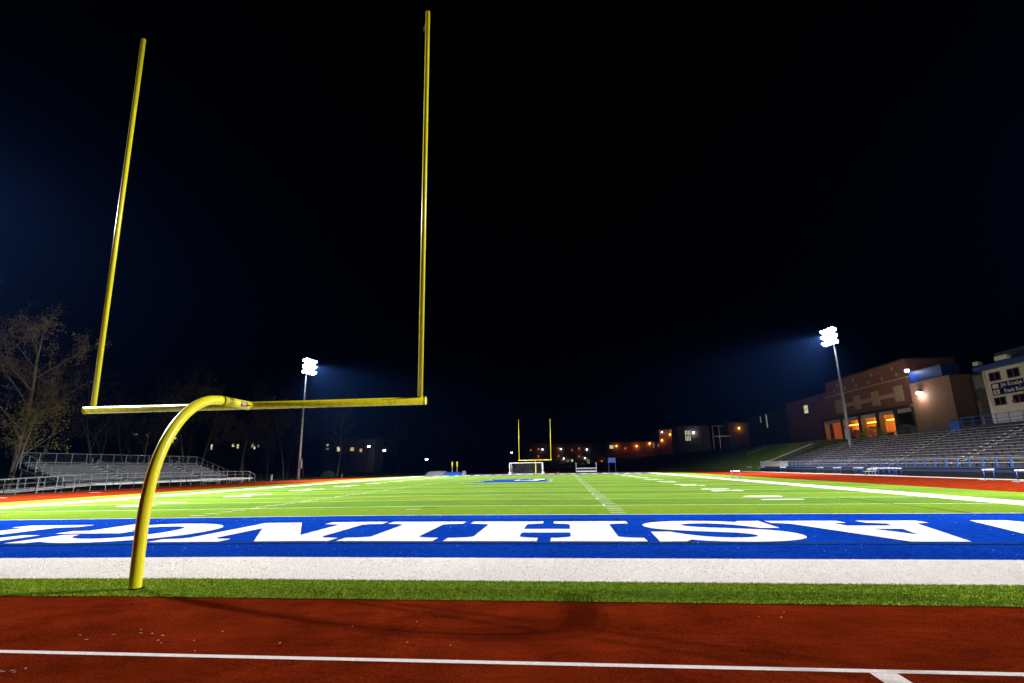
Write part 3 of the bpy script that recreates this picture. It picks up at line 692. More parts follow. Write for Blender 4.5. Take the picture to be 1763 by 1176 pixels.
# ------------------------------------------------------------------ jump pit, standards, sled, sign, cone at the far end
def blob(x0, x1, y0, y1, z0, z1, seed, nx_=14, ny_=8):
    b = MB(); rr = random.Random(seed)
    for j in range(ny_+1):
        for i in range(nx_+1):
            u, v = i/nx_, j/ny_; e = min(u, 1-u, v, 1-v); h = min(1, (e*6)**.5)*(1-.18*rr.random())
            b.v.append((x0+(x1-x0)*u, y0+(y1-y0)*v, z0+(z1-z0)*h))
    for j in range(ny_):
        for i in range(nx_):
            a = j*(nx_+1)+i; b.f.append((a, a+1, a+nx_+2, a+nx_+1))
    return b
t = thing('landing_mat', (-25, 112, -.12), 'low pole vault mat, half under pale grey tarp and half blue', 'landing mat')
blob(-25.6, -20.6, 110.5, 115.5, -.13, 1.0, 3).build('tarp_cover', M['mat_grey'], t, True)
blob(-21.2, -16.6, 110.2, 114.5, -.13, .72, 4).build('blue_pad', M['mat_blue'], t, True)
blob(-16.9, -15.9, 110.4, 111.4, -.13, .95, 5, 5, 5).build('corner_pad', M['mat_grey'], t, True)
for x, lb in ((-20.3, 'yellow padded jump standard, left one of the pair behind the blue mat'), (-19.1, 'yellow padded jump standard, right one of the pair behind the blue mat')):
    t = thing('jump_standard', (x, 116, -.12), lb, 'jump standard', 'jump standards behind the mat')
    MB().tube([(x, 116, -.13), (x, 116, 3.1)], .06, 8).build('upright', M['alum'], t)
    MB().tube([(x, 116, 1.7), (x, 116, 3.05)], .17, 10).build('pad', M['yellow'], t, True)
    MB().box((x-.4, 115.6, -.13), (x+.4, 116.4, -.05)).build('base', M['galv'], t)
t = thing('field_cart', (11.4, 113.5, -.1), 'grey equipment cart with two thin posts right of the soccer goal', 'cart')
MB().box((9.2, 113.1, .25), (13.8, 113.9, .5)).build('bed', M['galv'], t)
for i in range(9):
    x = 9.2+4.6*i/8; MB().bar((x, 113.08, .5), (x, 113.08, 1.0), .04, .04).build('rail_bar', M['galv'], t)
MB().box((9.2, 113.05, 1.0), (13.8, 113.1, 1.12)).build('rail_top', M['alum'], t)
for x in (9.2, 13.8):
    MB().tube([(x, 113.5, -.1), (x, 113.5, 2.35)], .05, 6).build('corner_post', M['galv'], t)
    MB().tube([(x-.05, 113.1, .08), (x+.05, 113.1, .08)], .2, 12).build('wheel', M['black'], t)
t = thing('field_sign', (17.3, 113.0, -.1), 'small blue sign board on two thin posts at the far end', 'sign')
MB().box((16.5, 112.95, 2.2), (18.2, 113.02, 3.3)).build('board', M['navy'], t)
for x in (16.6, 18.1): MB().tube([(x, 113.05, -.2), (x, 113.05, 3.3)], .05, 6).build('sign_post', M['navy'], t)
t = thing('marker_cone', (5.0, 114.0, -.05), 'small red marker cone right of the soccer goal', 'cone')
MB().tube([(5, 114, .0), (5, 114, .42)], [.2, .04], 12).build('cone_body', mat('cone_red', (.45, .02, .03), .5), t, True)
MB().box((4.75, 113.75, -.05), (5.25, 114.25, -.005)).build('cone_base', bpy.data.materials['cone_red'], t)

# ------------------------------------------------------------------ home grandstand
t = thing('grandstand', (53, 66, 0), 'long home grandstand of grey bench rows with blue front railing', 'grandstand')
NR = 13; XS, ZS, DX, DZ = 49.25, .88, .70, .345
def yend(i): return 108.0-1.35*i
AIS = [(53.2, 1.3), (65.2, 1.3), (77.2, 1.2), (89.2, 1.2), (41.0, 1.3)]
MB().box((48.25, 22, -.3), (48.45, 108.6, .80)).build('front_gap_shade', M['black'], t)  # black sheet painted for the shaded open gap under the walkway
MB().box((48.20, 22, .40), (48.245, 108.6, .66)).build('front_fascia', M['navy'], t)
MB().box((48.20, 22, .802), (49.24, 108.6, .88)).build('front_walkway', M['concrete'], t)
for i in range(NR):
    x = XS+DX*i; z = ZS+DZ*i; ye = yend(i)
    MB().box((x, 22, z-.5), (x+DX-.002, ye, z)).build('tread', M['concrete'], t)
    cuts = sorted(AIS); y = 22.0
    for c, w in cuts+[(999, 0)]:
        y1 = min(c-w/2, ye)
        if y1-y > .4:
            MB().box((x+.36, y+.122, z+.40), (x+.62, y1-.122, z+.44)).build('seat_plank', M['seat'], t)
            for ye_ in (y, y1-.12): MB().box((x+.35, ye_, z+.395), (x+.63, ye_+.12, z+.446)).build('seat_end_cap', M['white_paint'], t)
            sb = MB(); n = max(1, int((y1-y)/1.83))
            for kk in range(n+1):
                yy = y+.25+(y1-y-.5)*kk/n; sb.box((x+.44, yy-.04, z), (x+.52, yy+.04, z+.40))
            sb.build('seat_bracket', M['black'], t)['kind'] = 'stuff'
        y = c+w/2
        if y > ye: break
    for c, w in AIS:
        if c+w/2 < ye:
            MB().box((x+.33, c-w/2+.1, z+.002), (x+DX-.004, c+w/2-.1, z+.172)).build('aisle_step', M['concrete'], t)
            MB().box((x+DX-.06, c-.5, z+DZ+.003), (x+DX+.10, c+.5, z+DZ+.03)).build('step_nosing', M['white_paint'], t)
xp = 48.32
kk = 0; yy = 23.0
post = MB().box((-.05, -.07, 0), (.05, .07, .92)).mesh('rail_post', M['blue_steel'])
while yy < 94.5:
    link('rail_post', post, t, (xp, yy, .882)); yy += 1.74
for z, w in ((1.80, .05), (1.35, .035), (1.02, .035)):
    MB().box((xp-.025, 22.5, z-w/2), (xp+.025, 94.3, z+w/2)).build('front_rail', M['alum'] if z > 1.1 else M['blue_steel'], t)
pk = MB().box((-.02, -.035, 0), (.02, .035, .95)).mesh('picket', M['alum'])
yy = 94.6
while yy < 108.6:
    link('picket', pk, t, (xp, yy, .882)); yy += .30
for z in (1.86, .98): MB().box((xp+.022, 94.3, z-.03), (xp+.06, 108.6, z+.03)).build('picket_rail', M['alum'], t)
xt_ = XS+DX*NR+.4; zt_ = ZS+DZ*(NR-1)
MB().box((XS+DX*NR, 22, zt_-.4), (xt_+1.2, 88, zt_+.02)).build('top_walkway', M['concrete'], t)
yy = 23.0
while yy < 88:
    MB().tube([(xt_+1.1, yy, zt_), (xt_+1.1, yy, zt_+1.12)], .035, 6).build('back_rail_post', M['blue_steel'], t); yy += 2.4
for z in (1.12, .6): MB().tube([(xt_+1.1, 22, zt_+z), (xt_+1.1, 88, zt_+z)], .035, 6).build('back_rail', M['blue_steel'], t)

# pale coping of a low wall up the grass bank beside the stand
t = thing('low_parapet', (54, 107, 3), 'straight pale low parapet climbing the lit grass bank beside the stand', 'parapet')
pa, pb = (50.4, 112.0), (57.3, 103.4)
for i in range(12):
    q0, q1 = i/12, (i+.985)/12; P_ = []
    for q in (q0, q1):
        x = pa[0]+(pb[0]-pa[0])*q; y = pa[1]+(pb[1]-pa[1])*q; P_.append(Vector((x, y, max(hz(x, y), .75+.55*(x-49.3))+.12)))
    MB().bar(P_[0]-Vector((0, 0, .35)), P_[1]-Vector((0, 0, .35)), .22, .7).build('wall_block', M['concrete'], t)
    MB().bar(P_[0]+Vector((0, 0, .03)), P_[1]+Vector((0, 0, .03)), .55, .08).build('coping_stone', M['white_paint'], t)
t = thing('bank_bench', (54.3, 127, hz(54.3, 127)), 'pale flat bench lying on the dark end of the grass bank', 'bench')
z = hz(54.3, 127)
MB().bar((53.0, 130.0, hz(53, 130)+.45), (55.4, 123.5, hz(55.4, 123.5)+.45), .5, .06).build('bench_top', M['alum'], t)
for q in (.1, .9):
    x, y = 53+2.4*q, 130-6.5*q; MB().tube([(x, y, hz(x, y)-.2), (x, y, hz(x, y)+.44)], .05, 6).build('leg', M['galv'], t)

# ------------------------------------------------------------------ press box
t = thing('press_box', (60, 48, 6), 'cream two-storey press box with navy name sign above home stand', 'press box')
PX, PY0, PY1, PZ0, PZ1 = 60.0, 36.0, 60.2, 5.9, 12.55
MB().box((PX, PY0, PZ0), (PX+5.5, PY1, PZ1)).build('wall', M['cream'], t)
MB().box((PX-.12, PY1-.2, PZ0), (PX+.1, PY1+.05, PZ1-.004)).build('corner_trim', M['white_paint'], t)
rf = MB().box((PX-.7, PY0, PZ1), (PX+6, PY1+.7, PZ1+.55)).build('roof', M['blue_fascia'], t)
MB().box((PX+1.6, PY0, PZ1+.55), (PX+5.5, PY1-.2, PZ1+2.2)).build('roof_house', M['roof_dark'], rf)
def window(par, x, ya, yb, za, zb, n=2, pm=None, fm=None, d=-1, th=.06):
    w = MB(); f = .09
    w.box((x+d*th, ya, za), (x, yb, za+f)).box((x+d*th, ya, zb-f), (x, yb, zb))
    for i in range(n+1):
        yc = ya+(yb-ya-f)*i/n; w.box((x+d*th, yc, za+f), (x, yc+f, zb-f))
    o = w.build('window', fm or M['frame_dark'], par)
    MB().box((x+d*.02, ya+.01, za+.01), (x+d*.005, yb-.01, zb-.01)).build('pane', pm or M['glass_dark'], o)
    return o
for kk in range(8):
    yb_ = 59.45-2.75*kk
    if yb_-1.75 < PY0: break
    window(t, PX, yb_-1.75, yb_, 11.05, 12.15); window(t, PX, yb_-1.75, yb_, 8.05, 9.05)
sg = MB().box((PX-.14, 40, 9.32), (PX-.003, 59.3, 10.78)).build('sign', M['sign_navy'], t)
for za, nm in ((9.42, 'logo_plate'), (10.12, 'logo_plate')): MB().box((PX-.16, 58.2, za), (PX-.142, 59.1, za+.52)).build(nm, M['white_paint'], sg)
MB().box((PX-.175, 58.55, 9.52), (PX-.162, 58.75, 9.84)).build('logo_mark', M['sticker_red'], sg)
MB().box((PX-.175, 58.40, 9.62), (PX-.1625, 58.545, 9.70)).build('logo_mark', M['roof_dark'], sg)
def wall_text(body, y, z, size, m, par):
    me = text_mesh(body, size, .012); me.materials.append(m)
    x0_ = min(v.co.x for v in me.vertices)
    for v in me.vertices: v.co.x -= x0_
    o = bpy.data.objects.new('sign_text', me); COL.objects.link(o); o.parent = par
    o.location = Vector((PX-.15, y, z))-root_loc(par)
    o.rotation_euler = (R(90), 0, R(-90))
    return o
wall_text('Jim Kruelse Field', 57.9, 10.42, .66, M['white_paint'], sg)
wall_text('&', 55.3, 10.05, .42, mat('sign_blue_text', (.1, .3, .5), .6), sg)
wall_text('Frank Russo Press Box', 57.5, 9.66, .66, M['white_paint'], sg)
for y in (60.3, 56.8, 55.9):
    h = MB(); h.v = [(PX-.65, y-.45, PZ1+.75), (PX-.65, y+.45, PZ1+.75), (PX-.65, y+.45, PZ1+1.25), (PX-.65, y-.45, PZ1+1.25), (PX+.1, y-.2, PZ1+.85), (PX+.1, y+.2, PZ1+.85), (PX+.1, y+.2, PZ1+1.15), (PX+.1, y-.2, PZ1+1.15)]
    h.f = [(0,1,2,3),(7,6,5,4),(0,4,5,1),(1,5,6,2),(2,6,7,3),(3,7,4,0)]
    sp_ = h.build('loudspeaker', M['white_paint'], t); MB().bar((PX-.2, y, PZ1+.55), (PX-.2, y, PZ1+.8), .06, .06).build('bracket', M['galv'], sp_)
MB().box((PX+.8, PY1+.02, 10.6), (PX+4, PY1+3.0, 12.3)).build('annex', M['mat_grey'], t)
MB().box((PX+.9, PY1+.02, 5.9), (PX+3.9, PY1+2.8, 10.6)).build('stair_core', M['roof_dark'], t)
MB().box((PX-.055, 56.4, 8.2), (PX-.003, 56.9, 8.55)).build('wall_box', M['sticker_red'], t)
t = thing('press_box_deck', (59, 50, 5), 'blue railed deck along the foot of the press box', 'deck')
MB().box((58.9, 36, 5.2), (59.98, 66, 5.88)).build('deck_slab', M['dark_panel'], t)
for kk in range(16):
    yy = 66-1.9*kk; MB().tube([(58.95, yy, 5.88), (58.95, yy, 7.0)], .05, 6).build('deck_post', M['blue_steel'], t)
for z in (7.0, 6.45): MB().tube([(58.95, 36, z), (58.95, 66, z)], .04, 6).build('deck_rail', M['blue_steel'], t)
MB().box((58.85, 64.6, 4.9), (59.2, 66.4, 6.6)).build('end_panel', M['blue_steel'], t)

# ------------------------------------------------------------------ school
def lamp(name, parent, loc, power, col, r=.12):
    l = bpy.data.lights.new(name, 'POINT'); l.energy = power; l.color = col; l.shadow_soft_size = r
    o = bpy.data.objects.new(name, l); COL.objects.link(o); o.parent = parent; o.location = Vector(loc)-root_loc(parent); return o
t = thing('school_building', (75, 106, 6.5), 'large red brick school block with orange lit arcade and tan panels', 'school')
SX = 70.0
MB().box((SX, 91.0, 11.4), (SX+9, 122, 16.55)).build('wall', M['brick'], t)
MB().box((SX+.35, 91.3, 16.8), (SX+9, 121.7, 20.0)).build('upper_wall', M['brick'], t)
MB().box((SX-.12, 90.9, 16.55), (SX+9, 122.1, 16.80)).build('string_course', M['stone_tan'], t)
MB().box((SX+.2, 91.15, 20.0), (SX+9, 121.85, 20.25)).build('coping', M['roof_dark'], t)
MB().box((SX+5.0, 89.2, 6.2), (SX+9, 122, 11.4)).build('arcade_back_wall', M['orange_brick'], t)
MB().box((SX-1.6, 88.9, 11.0), (SX+5, 123.2, 11.38)).build('canopy', M['roof_dark'], t)
bays = [(121.8, 115.2), (113.6, 108.0), (106.4, 101.4), (100.0, 95.4), (94.2, 89.9)]
cy = [122.9, 114.4, 107.2, 100.7, 94.8, 89.4]
for y in cy: MB().box((SX-.9, y-.55, 5.8), (SX+.15, y+.55, 10.998)).build('column', M['dark_wall'], t)
for i, (ya, yb_) in enumerate(bays):
    MB().box((SX-.75, yb_, 10.25), (SX-.55, ya, 10.99)).build('header_panel', M['white_paint'], t)
    if i < 4:
        cl = MB().box((SX+3.6, yb_+.8, 9.75), (SX+4.3, ya-.8, 9.95)).build('ceiling_lamp', M['tube_orange'], t)
        lamp('arcade_lamp', cl, (SX+2.2, (ya+yb_)/2, 9.6), 800, (1.0, .38, .05), .4)
    d0 = (ya+yb_)/2-.9
    if i in (1, 2):
        dr = MB().box((SX+4.9, d0-.4, 6.3), (SX+4.998, d0+2.2, 9.6)).build('door', M['dark_wall'], t)
        MB().box((SX+4.86, d0, 6.5), (SX+4.898, d0+1.8, 9.0)).build('door_pane', M['glass_dark'], dr)
    if i == 0: window(t, SX+4.998, yb_+1.0, yb_+3.6, 7.0, 9.9, 4, M['lit_warm'])
    if i == 3: window(t, SX+4.998, yb_+1.0, yb_+3.6, 8.6, 9.5, 2)
for y, w in ((94.0, 2.6), (101.6, 2.6), (108.4, 2.4), (115.8, 3.6)): MB().box((SX-.10, y-w/2, 12.5), (SX-.002, y+w/2, 15.4)).build('tan_panel', M['stone_tan'], t)
for ya, yb_ in ((95.4, 100.2), (103.0, 107.1), (109.7, 113.9)): MB().box((SX-.07, ya, 13.5), (SX-.002, yb_, 14.3)).build('tan_band', M['stone_tan'], t)
for kk in range(6): MB().box((SX+.27, 94.0+4.7*kk, 17.3), (SX+.348, 94.6+4.7*kk, 17.9)).build('tan_square', M['stone_tan'], t)
for kk in range(4): MB().box((SX+.27, 95.0+7.0*kk, 18.6), (SX+.348, 95.6+7.0*kk, 19.2)).build('tan_square', M['stone_tan'], t)
MB().box((SX+.16, 94.3, 5.8), (SX+4.99, 94.75, 10.99)).build('arcade_light_block', M['dark_wall'], t)  # added blocker that keeps lamp light out of the last bay
for y_, z_ in ((118.6, 6.6), (104.2, 6.6), (97.6, 6.4)):
    MB().box((SX+2.6, y_-1.1, 6.3), (SX+3.2, y_+1.1, z_+.25)).box((SX+3.1, y_-1.1, z_+.25), (SX+3.2, y_+1.1, z_+.75)).build('arcade_bench', M['black'], t)
# tower beside it
t = thing('stair_tower', (70, 84, 6), 'tan brick stair tower with blue top and bright white wall lamp', 'tower')
MB().box((68.8, 78.8, 5.6), (71.9, 88.8, 15.0)).build('wall', M['brick_tan'], t)
MB().box((69.0, 80.5, 15.0), (71.8, 88.6, 16.9)).build('blue_band', M['blue_fascia'], t)
MB().box((68.95, 80.4, 16.9), (71.9, 88.7, 17.1)).build('coping', M['roof_dark'], t)
for (y, z, m_, p_, c_) in ((86.0, 13.2, 'bulb_white', 520, (1, .84, .72)), (87.9, 17.5, 'bulb_cool', 260, (.7, .78, 1))):
    lb = MB().box((68.2, y-.3, z), (68.78, y+.3, z+.25)).build('wall_lamp', M['frame_dark'], t)
    MB().tube([(68.35, y-.25, z-.2), (68.35, y+.25, z-.2)], .26, 12).build('bulb', M[m_], lb)
    lamp('wall_lamp_light', lb, (68.0, y, z-.35), p_, c_, .15)
t = thing('gym_wing', (74, 71, 6), 'dark flat roofed wing between the tower and the press box', 'building')
MB().box((72, 62.5, 5.6), (88, 80.2, 14.6)).build('wall', M['dark_wall'], t)
MB().box((71.9, 62.4, 14.6), (88.1, 80.25, 14.9)).build('coping', M['roof_dark'], t)
t = thing('ticket_house', (66.5, 66, 6), 'small low brick building beside the press box', 'building')
MB().box((66, 61.8, 5.4), (70.5, 70.4, 9.8)).build('wall', M['brick_tan'], t)
MB().box((65.8, 61.6, 9.8), (70.7, 70.6, 10.0)).build('roof', M['roof_dark'], t)
MB().box((65.95, 61.85, 5.6), (65.998, 64.6, 8.2)).build('opening_shade', M['black'], t)  # flat black sheet stands in for the shade inside an opening
# lower wings to the left
t = thing('school_wing', (73, 136, 7), 'dark brick school wing with one lit six pane window', 'school wing')
MB().box((72, 124.5, 6), (92, 150, 18.2)).build('wall', M['brick'], t)
MB().box((71.85, 124.4, 18.2), (92, 150.2, 18.5)).build('coping', M['roof_dark'], t)
o = window(t, 71.998, 136.0, 138.4, 14.3, 16.6, 3, M['lit_yellow'], M['dark_wall'])
MB().box((71.93, 136.05, 15.4), (71.975, 138.35, 15.5)).build('glazing_bar', M['dark_wall'], o)
MB().box((71.2, 127.6, 17.0), (71.84, 128.7, 17.7)).build('roof_floodlight', M['mat_grey'], t)
t = thing('classroom_wing', (74, 168, 8), 'unlit long wing with two narrow glowing slit windows', 'school wing')
MB().box((73, 152, 6), (92, 186, 17.4)).build('wall', M['dark_wall'], t)
MB().box((72.9, 151.9, 17.4), (92, 186.2, 17.7)).build('coping', M['roof_dark'], t)
window(t, 72.998, 167.6, 168.9, 12.6, 17.0, 1, M['lit_dim'], M['dark_wall']); window(t, 72.998, 173.0, 173.9, 14.6, 16.9, 1, M['lit_dim'], M['dark_wall'])

# ---- buildings in the distance, facing the field
def facade(name, label, x0, x1, y, z0, z1, wins=(), lamps=(), depth=12, m='dark_wall'):
    t = thing(name, ((x0+x1)/2, y, z0), label, 'building')
    MB().box((x0, y, z0-3), (x1, y+depth, z1)).build('wall', M[m], t)
    MB().box((x0-.3, y-.3, z1), (x1+.3, y+depth+.3, z1+.35)).build('roof', M['roof_dark'], t)
    for (xa, xb, za, zb, n, mm_) in wins:
        w = MB(); f = .07*(zb-za)
        for i in range(n+1): xc = xa+(xb-xa-f)*i/n; w.box((xc, y-.09, za), (xc+f, y-.002, zb))
        for i in range(3): zc = za+(zb-za-f)*i/2; w.box((xa, y-.085, zc), (xb, y-.003, zc+f))
        o = w.build('window', M['dark_wall'], t)
        MB().box((xa+.03, y-.05, za+.03), (xb-.03, y-.006, zb-.03)).build('pane', M[mm_], o)
    for (xc, zc, kind, pw) in lamps:
        lb = MB().box((xc-.18, y-.5, zc+.2), (xc+.18, y-.01, zc+.36)).build('wall_lamp', M['frame_dark'], t)
        r_ = .40 if kind != 'bulb_white' else .25
        MB().tube([(xc-r_*.6, y-.42, zc), (xc+r_*.6, y-.42, zc)], [r_, r_], 10).build('bulb', M[kind], lb)
        if pw: lamp('wall_lamp_light', lb, (xc, y-(.75 if kind == 'sconce_orange' else 1.0), zc-.1), pw, (1, .36, .06) if 'orange' in kind else (1, .95, .9), .3)
    return t
facade('hall_building', 'far dark building with orange wall sconces behind the far goal posts', -17, 31, 300, 2, 14.2,
       wins=((8.2, 9.6, 3.6, 5.2, 2, 'lit_dim'), (10.6, 11.9, 3.8, 5.2, 2, 'lit_yellow'), (19.6, 21.4, 2.6, 5.2, 2, 'lit_dim')),
       lamps=((-12.5, 10.8, 'sconce_orange', 0), (3.8, 11.6, 'sconce_orange', 120), (-8, 11.4, 'sconce_orange', 120), (-8.1, 7.3, 'sconce_orange', 120), (3.6, 7.2, 'sconce_orange', 120), (11.5, 10.4, 'sconce_orange', 60),
              (15.5, 11.3, 'sconce_orange', 120), (15.4, 6.9, 'sconce_orange', 120), (28.1, 3.9, 'sconce_orange', 150), (-5.6, 11.1, 'bulb_white', 0), (4.9, 11.2, 'bulb_white', 0), (6.4, 5.7, 'bulb_white', 0), (19.9, 10.6, 'bulb_white', 0), (18.7, 5.7, 'bulb_white', 0)))
facade('office_building', 'far low building glowing orange under its lamps, left of tall window block', 30, 56, 270, 8, 13.0,
       wins=((30.4, 32.6, 9.8, 11.8, 3, 'lit_yellow'), (52.6, 53.6, 9.8, 12.6, 1, 'lit_dim'), (55.0, 55.9, 10.2, 12.0, 1, 'lit_dim')),
       lamps=((34.0, 11.2, 'bulb_orange', 60), (44.3, 11.0, 'bulb_orange', 150), (51.0, 12.2, 'bulb_orange', 100), (38.5, 10.0, 'sconce_orange', 60)), m='brick')
facade('library_building', 'far two storey building with orange and white lamps under its eaves', 56.4, 66, 271, 8, 19.2,
       wins=(), lamps=((57.6, 13.7, 'bulb_orange', 150), (61.9, 16.6, 'bulb_orange', 70), (57.9, 17.9, 'bulb_white', 0), (63.6, 18.6, 'bulb_white', 0)), m='brick')
facade('lab_building', 'far building with tall gridded glowing window and violet white lamp', 57, 71, 230, 7, 17.8,
       wins=((60.1, 63.0, 11.2, 16.4, 4, 'lit_yellow'),), lamps=((64.0, 15.0, 'bulb_cool', 160),))
facade('annex_building', 'far dark building with single orange lamp right of timber frame', 79.5, 90, 231, 8, 19, lamps=((84.0, 16.6, 'bulb_orange', 260),))
t = thing('timber_frame', (74, 226, 8), 'pale open post and beam frame on the hill before far buildings', 'frame')
for x in (71.3, 74.0): MB().box((x-.14, 225.9, 6), (x+.14, 226.1, 17.6)).build('frame_post', M['stone_tan'], t)
for x0_, x1_, z in ((71.0, 76.2, 17.4), (71.2, 78.6, 13.0)): MB().box((x0_, 225.7, z-.14), (x1_, 225.88, z+.14)).build('frame_beam', M['stone_tan'], t)
lamp('frame_light', t, (75, 222, 12), 160, (1, .9, .7))

# houses beyond the wood, their windows lit
def house(label, x0, x1, y, z0, z1, wins):
    t = thing('house', ((x0+x1)/2, y, z0), label, 'house', 'houses behind the wood')
    MB().box((x0, y, z0-4), (x1, y+9, z1)).build('wall', M['dark_wall'], t)
    r_ = MB(); e = .5; zr = z1+2.4
    r_.v = [(x0-e, y-e, z1), (x1+e, y-e, z1), (x1+e, y+9+e, z1), (x0-e, y+9+e, z1), (x0-e, y+4.5, zr), (x1+e, y+4.5, zr)]
    r_.f = [(0,1,5,4), (2,3,4,5), (0,4,3), (1,2,5), (3,2,1,0)]
    ro = r_.build('roof', M['roof_dark'], t)
    MB().box((x0+1, y+4, zr-1), (x0+1.8, y+4.8, zr+1)).build('chimney', M['brick'], ro)
    for (xa, xb_, za, zb, mm_) in wins:
        w = MB(); f = .08
        w.box((xa-f, y-.08, za-f), (xb_+f, y-.002, za)).box((xa-f, y-.08, zb), (xb_+f, y-.002, zb+f)).box((xa-f, y-.08, za), (xa, y-.002, zb)).box((xb_, y-.08, za), (xb_+f, y-.002, zb))
        o = w.build('window', M['dark_wall'], t); MB().box((xa, y-.04, za), (xb_, y-.003, zb)).build('pane', M[mm_], o)
    dr = MB().box(((x0+x1)/2-.5, y-.05, z0), ((x0+x1)/2+.5, y-.002, z0+2.1)).build('door', M['black'], t)
    return t
house('dark house behind the wood above the away bleacher, leftmost of three', -153, -133, 170, 10, 17, ((-151.3, -149.6, 15.2, 15.7, 'lit_dim'), (-146.2, -144.8, 14.9, 15.3, 'lit_dim'), (-135.8, -134.2, 13.4, 14.0, 'lit_yellow'), (-135.9, -135.0, 12.3, 12.9, 'lit_yellow')))
house('dark house behind the wood with lit windows, middle of three', -123, -101, 170, 7, 13.5, ((-120.4, -119.7, 9.4, 11.2, 'lit_yellow'), (-112.3, -111.4, 10.2, 11.2, 'lit_yellow'), (-110.5, -109.7, 9.6, 11.0, 'lit_yellow'), (-105.0, -104.0, 9.8, 11.1, 'lit_dim'), (-104.0, -103.4, 9.2, 10.2, 'lit_yellow'), (-102.6, -102.1, 9.8, 10.8, 'lit_dim')))
house('dark house right of the left floodlight pole, rightmost of three', -79, -60, 172, 4.5, 12, ((-77.8, -77.0, 9.9, 10.6, 'lit_yellow'), (-77.9, -76.9, 8.6, 9.1, 'lit_dim'), (-73.9, -72.8, 7.9, 9.5, 'lit_yellow'), (-68.9, -67.6, 8.0, 9.2, 'lit_warm'), (-65.5, -64.6, 7.6, 8.7, 'lit_warm')))
def street_lamp(x, y, z, label):
    z0 = hz(x, y)
    t = thing('street_lamp', (x, y, z0), label, 'street lamp', 'far street lamps')
    MB().tube([(x, y, z0-.2), (x, y, z)], .07, 6).build('lamp_post', M['roof_dark'], t)
    MB().bar((x, y, z), (x+.9, y, z+.15), .06, .06).build('lamp_arm', M['roof_dark'], t)
    MB().tube([(x+.5, y, z+.02), (x+1.2, y, z+.06)], .19, 8).build('bulb', M['bulb_white'], t)
street_lamp(-61.6, 168, 9.2, 'far white street lamp just right of the rightmost dark house')
street_lamp(-56.0, 168, 7.7, 'far white street lamp left of the right goal upright')
street_lamp(-41.0, 168, 4.5, 'lowest white street lamp, above the grey mat')
street_lamp(-24.6, 300, 9.6, 'far white street lamp left of the far goal post')
street_lamp(-135.0, 166, 15.3, 'dim street lamp above the leftmost house windows')

# ------------------------------------------------------------------ trees
def make_tree(name, seed, h, spread, leaves, leafmat, levels=4, tr=.28, first=.28, leaf=.16, leafspan=(0.2, 1.0), bark='bark'):
    rr = random.Random(seed); wood = MB(); lf = MB(); tw = MB()
    tips = []
    def grow(p, d, ln, r, lv):
        n = 4 if lv else 6; pts = [p]; rad = [r]
        for i in range(n):
            d = (d + Vector((rr.uniform(-1, 1), rr.uniform(-1, 1), rr.uniform(-.4, .7)))*(.10+.05*lv)).normalized()
            p = p + d*ln/n; pts.append(p); rad.append(max(.008, r*(1-(.72 if lv == 0 else .8)*(i+1)/n)))
        (wood if lv < 2 else tw).tube(pts, rad, 7 if lv == 0 else (5 if lv == 1 else 3), False)
        if lv >= 2: tips.extend(pts[1:])
        if lv >= levels: return
        nb = (11, 6, 5, 4)[min(lv, 3)]
        for k_ in range(nb):
            q = (first+(1-first)*(k_+rr.random())/nb) if lv == 0 else (.2+.8*(k_+rr.random())/nb)
            i = min(n-1, int(q*n)); f = q*n-i; bp = pts[i].lerp(pts[i+1], f)
            a = rr.uniform(0, 6.283); dd = (pts[i+1]-pts[i]).normalized()
            s_ = dd.cross(Vector((math.cos(a), math.sin(a), .3))).normalized()
            nd = (dd*rr.uniform(.45, .85) + s_*rr.uniform(.6, 1.0)*spread + Vector((0, 0, .15))).normalized()
            l2 = ln*(.52-.22*q if lv == 0 else .52)*rr.uniform(.75, 1.2)
            grow(bp, nd, l2, max(.012, rad[i]*rr.uniform(.38, .55)), lv+1)
    grow(Vector((0, 0, -.3)), Vector((rr.uniform(-.06, .06), rr.uniform(-.06, .06), 1)).normalized(), h*.92, tr, 0)
    for _ in range(leaves):
        p = rr.choice(tips)
        if not (leafspan[0]*h < p.z < leafspan[1]*h): continue
        p = p + Vector((rr.gauss(0, .22), rr.gauss(0, .22), rr.gauss(0, .22)))
        u = Vector((rr.uniform(-1, 1), rr.uniform(-1, 1), rr.uniform(-1, 1))).normalized(); v = u.orthogonal().normalized(); s_ = leaf*rr.uniform(.6, 1.3)
        lf.quad(p-u*s_, p+v*s_*.55, p+u*s_, p-v*s_*.55)
    t = thing(name, (0, 0, 0), 'tree', 'tree')
    wood.build('trunk', M[bark], t, True)
    c = tw.build('crown', M[bark], t)
    if lf.v: lf.build('foliage', leafmat, c)
    return t
# the big lit tree at the left edge
big = make_tree('tree', 11, 20.5, .95, 6500, M['leaf'], 3, .34, .30, .12, bark='bark_lit')
big.location = (-58.5, 46.6, hz(-58.5, 46.6)); big['label'] = 'big half lit autumn tree rising behind the left end of the bleacher'
low = make_tree('tree', 5, 10.5, 1.1, 1500, M['leaf_yellow'], 3, .16, .25, .13, bark='bark_lit')
low.location = (-57.0, 45.2, hz(-57, 45.2)); low['label'] = 'low yellow leaved tree under the big tree at the left edge'
bare = make_tree('tree', 23, 19.5, .72, 0, None, 3, .24, .16, bark='bark_lit')
bare.location = (-59.0, 139.0, hz(-59, 139)); bare['label'] = 'pale bare forked tree just right of the left floodlight pole'
v1 = make_tree('tree', 31, 18, .85, 3600, M['leaf_unlit'], 3, .26, .34, .15, bark='bark_unlit')
v2 = make_tree('tree', 47, 16, .8, 0, None, 3, .22, .3, bark='bark_unlit')
TG = 'dim trees of the wood behind the bleacher'
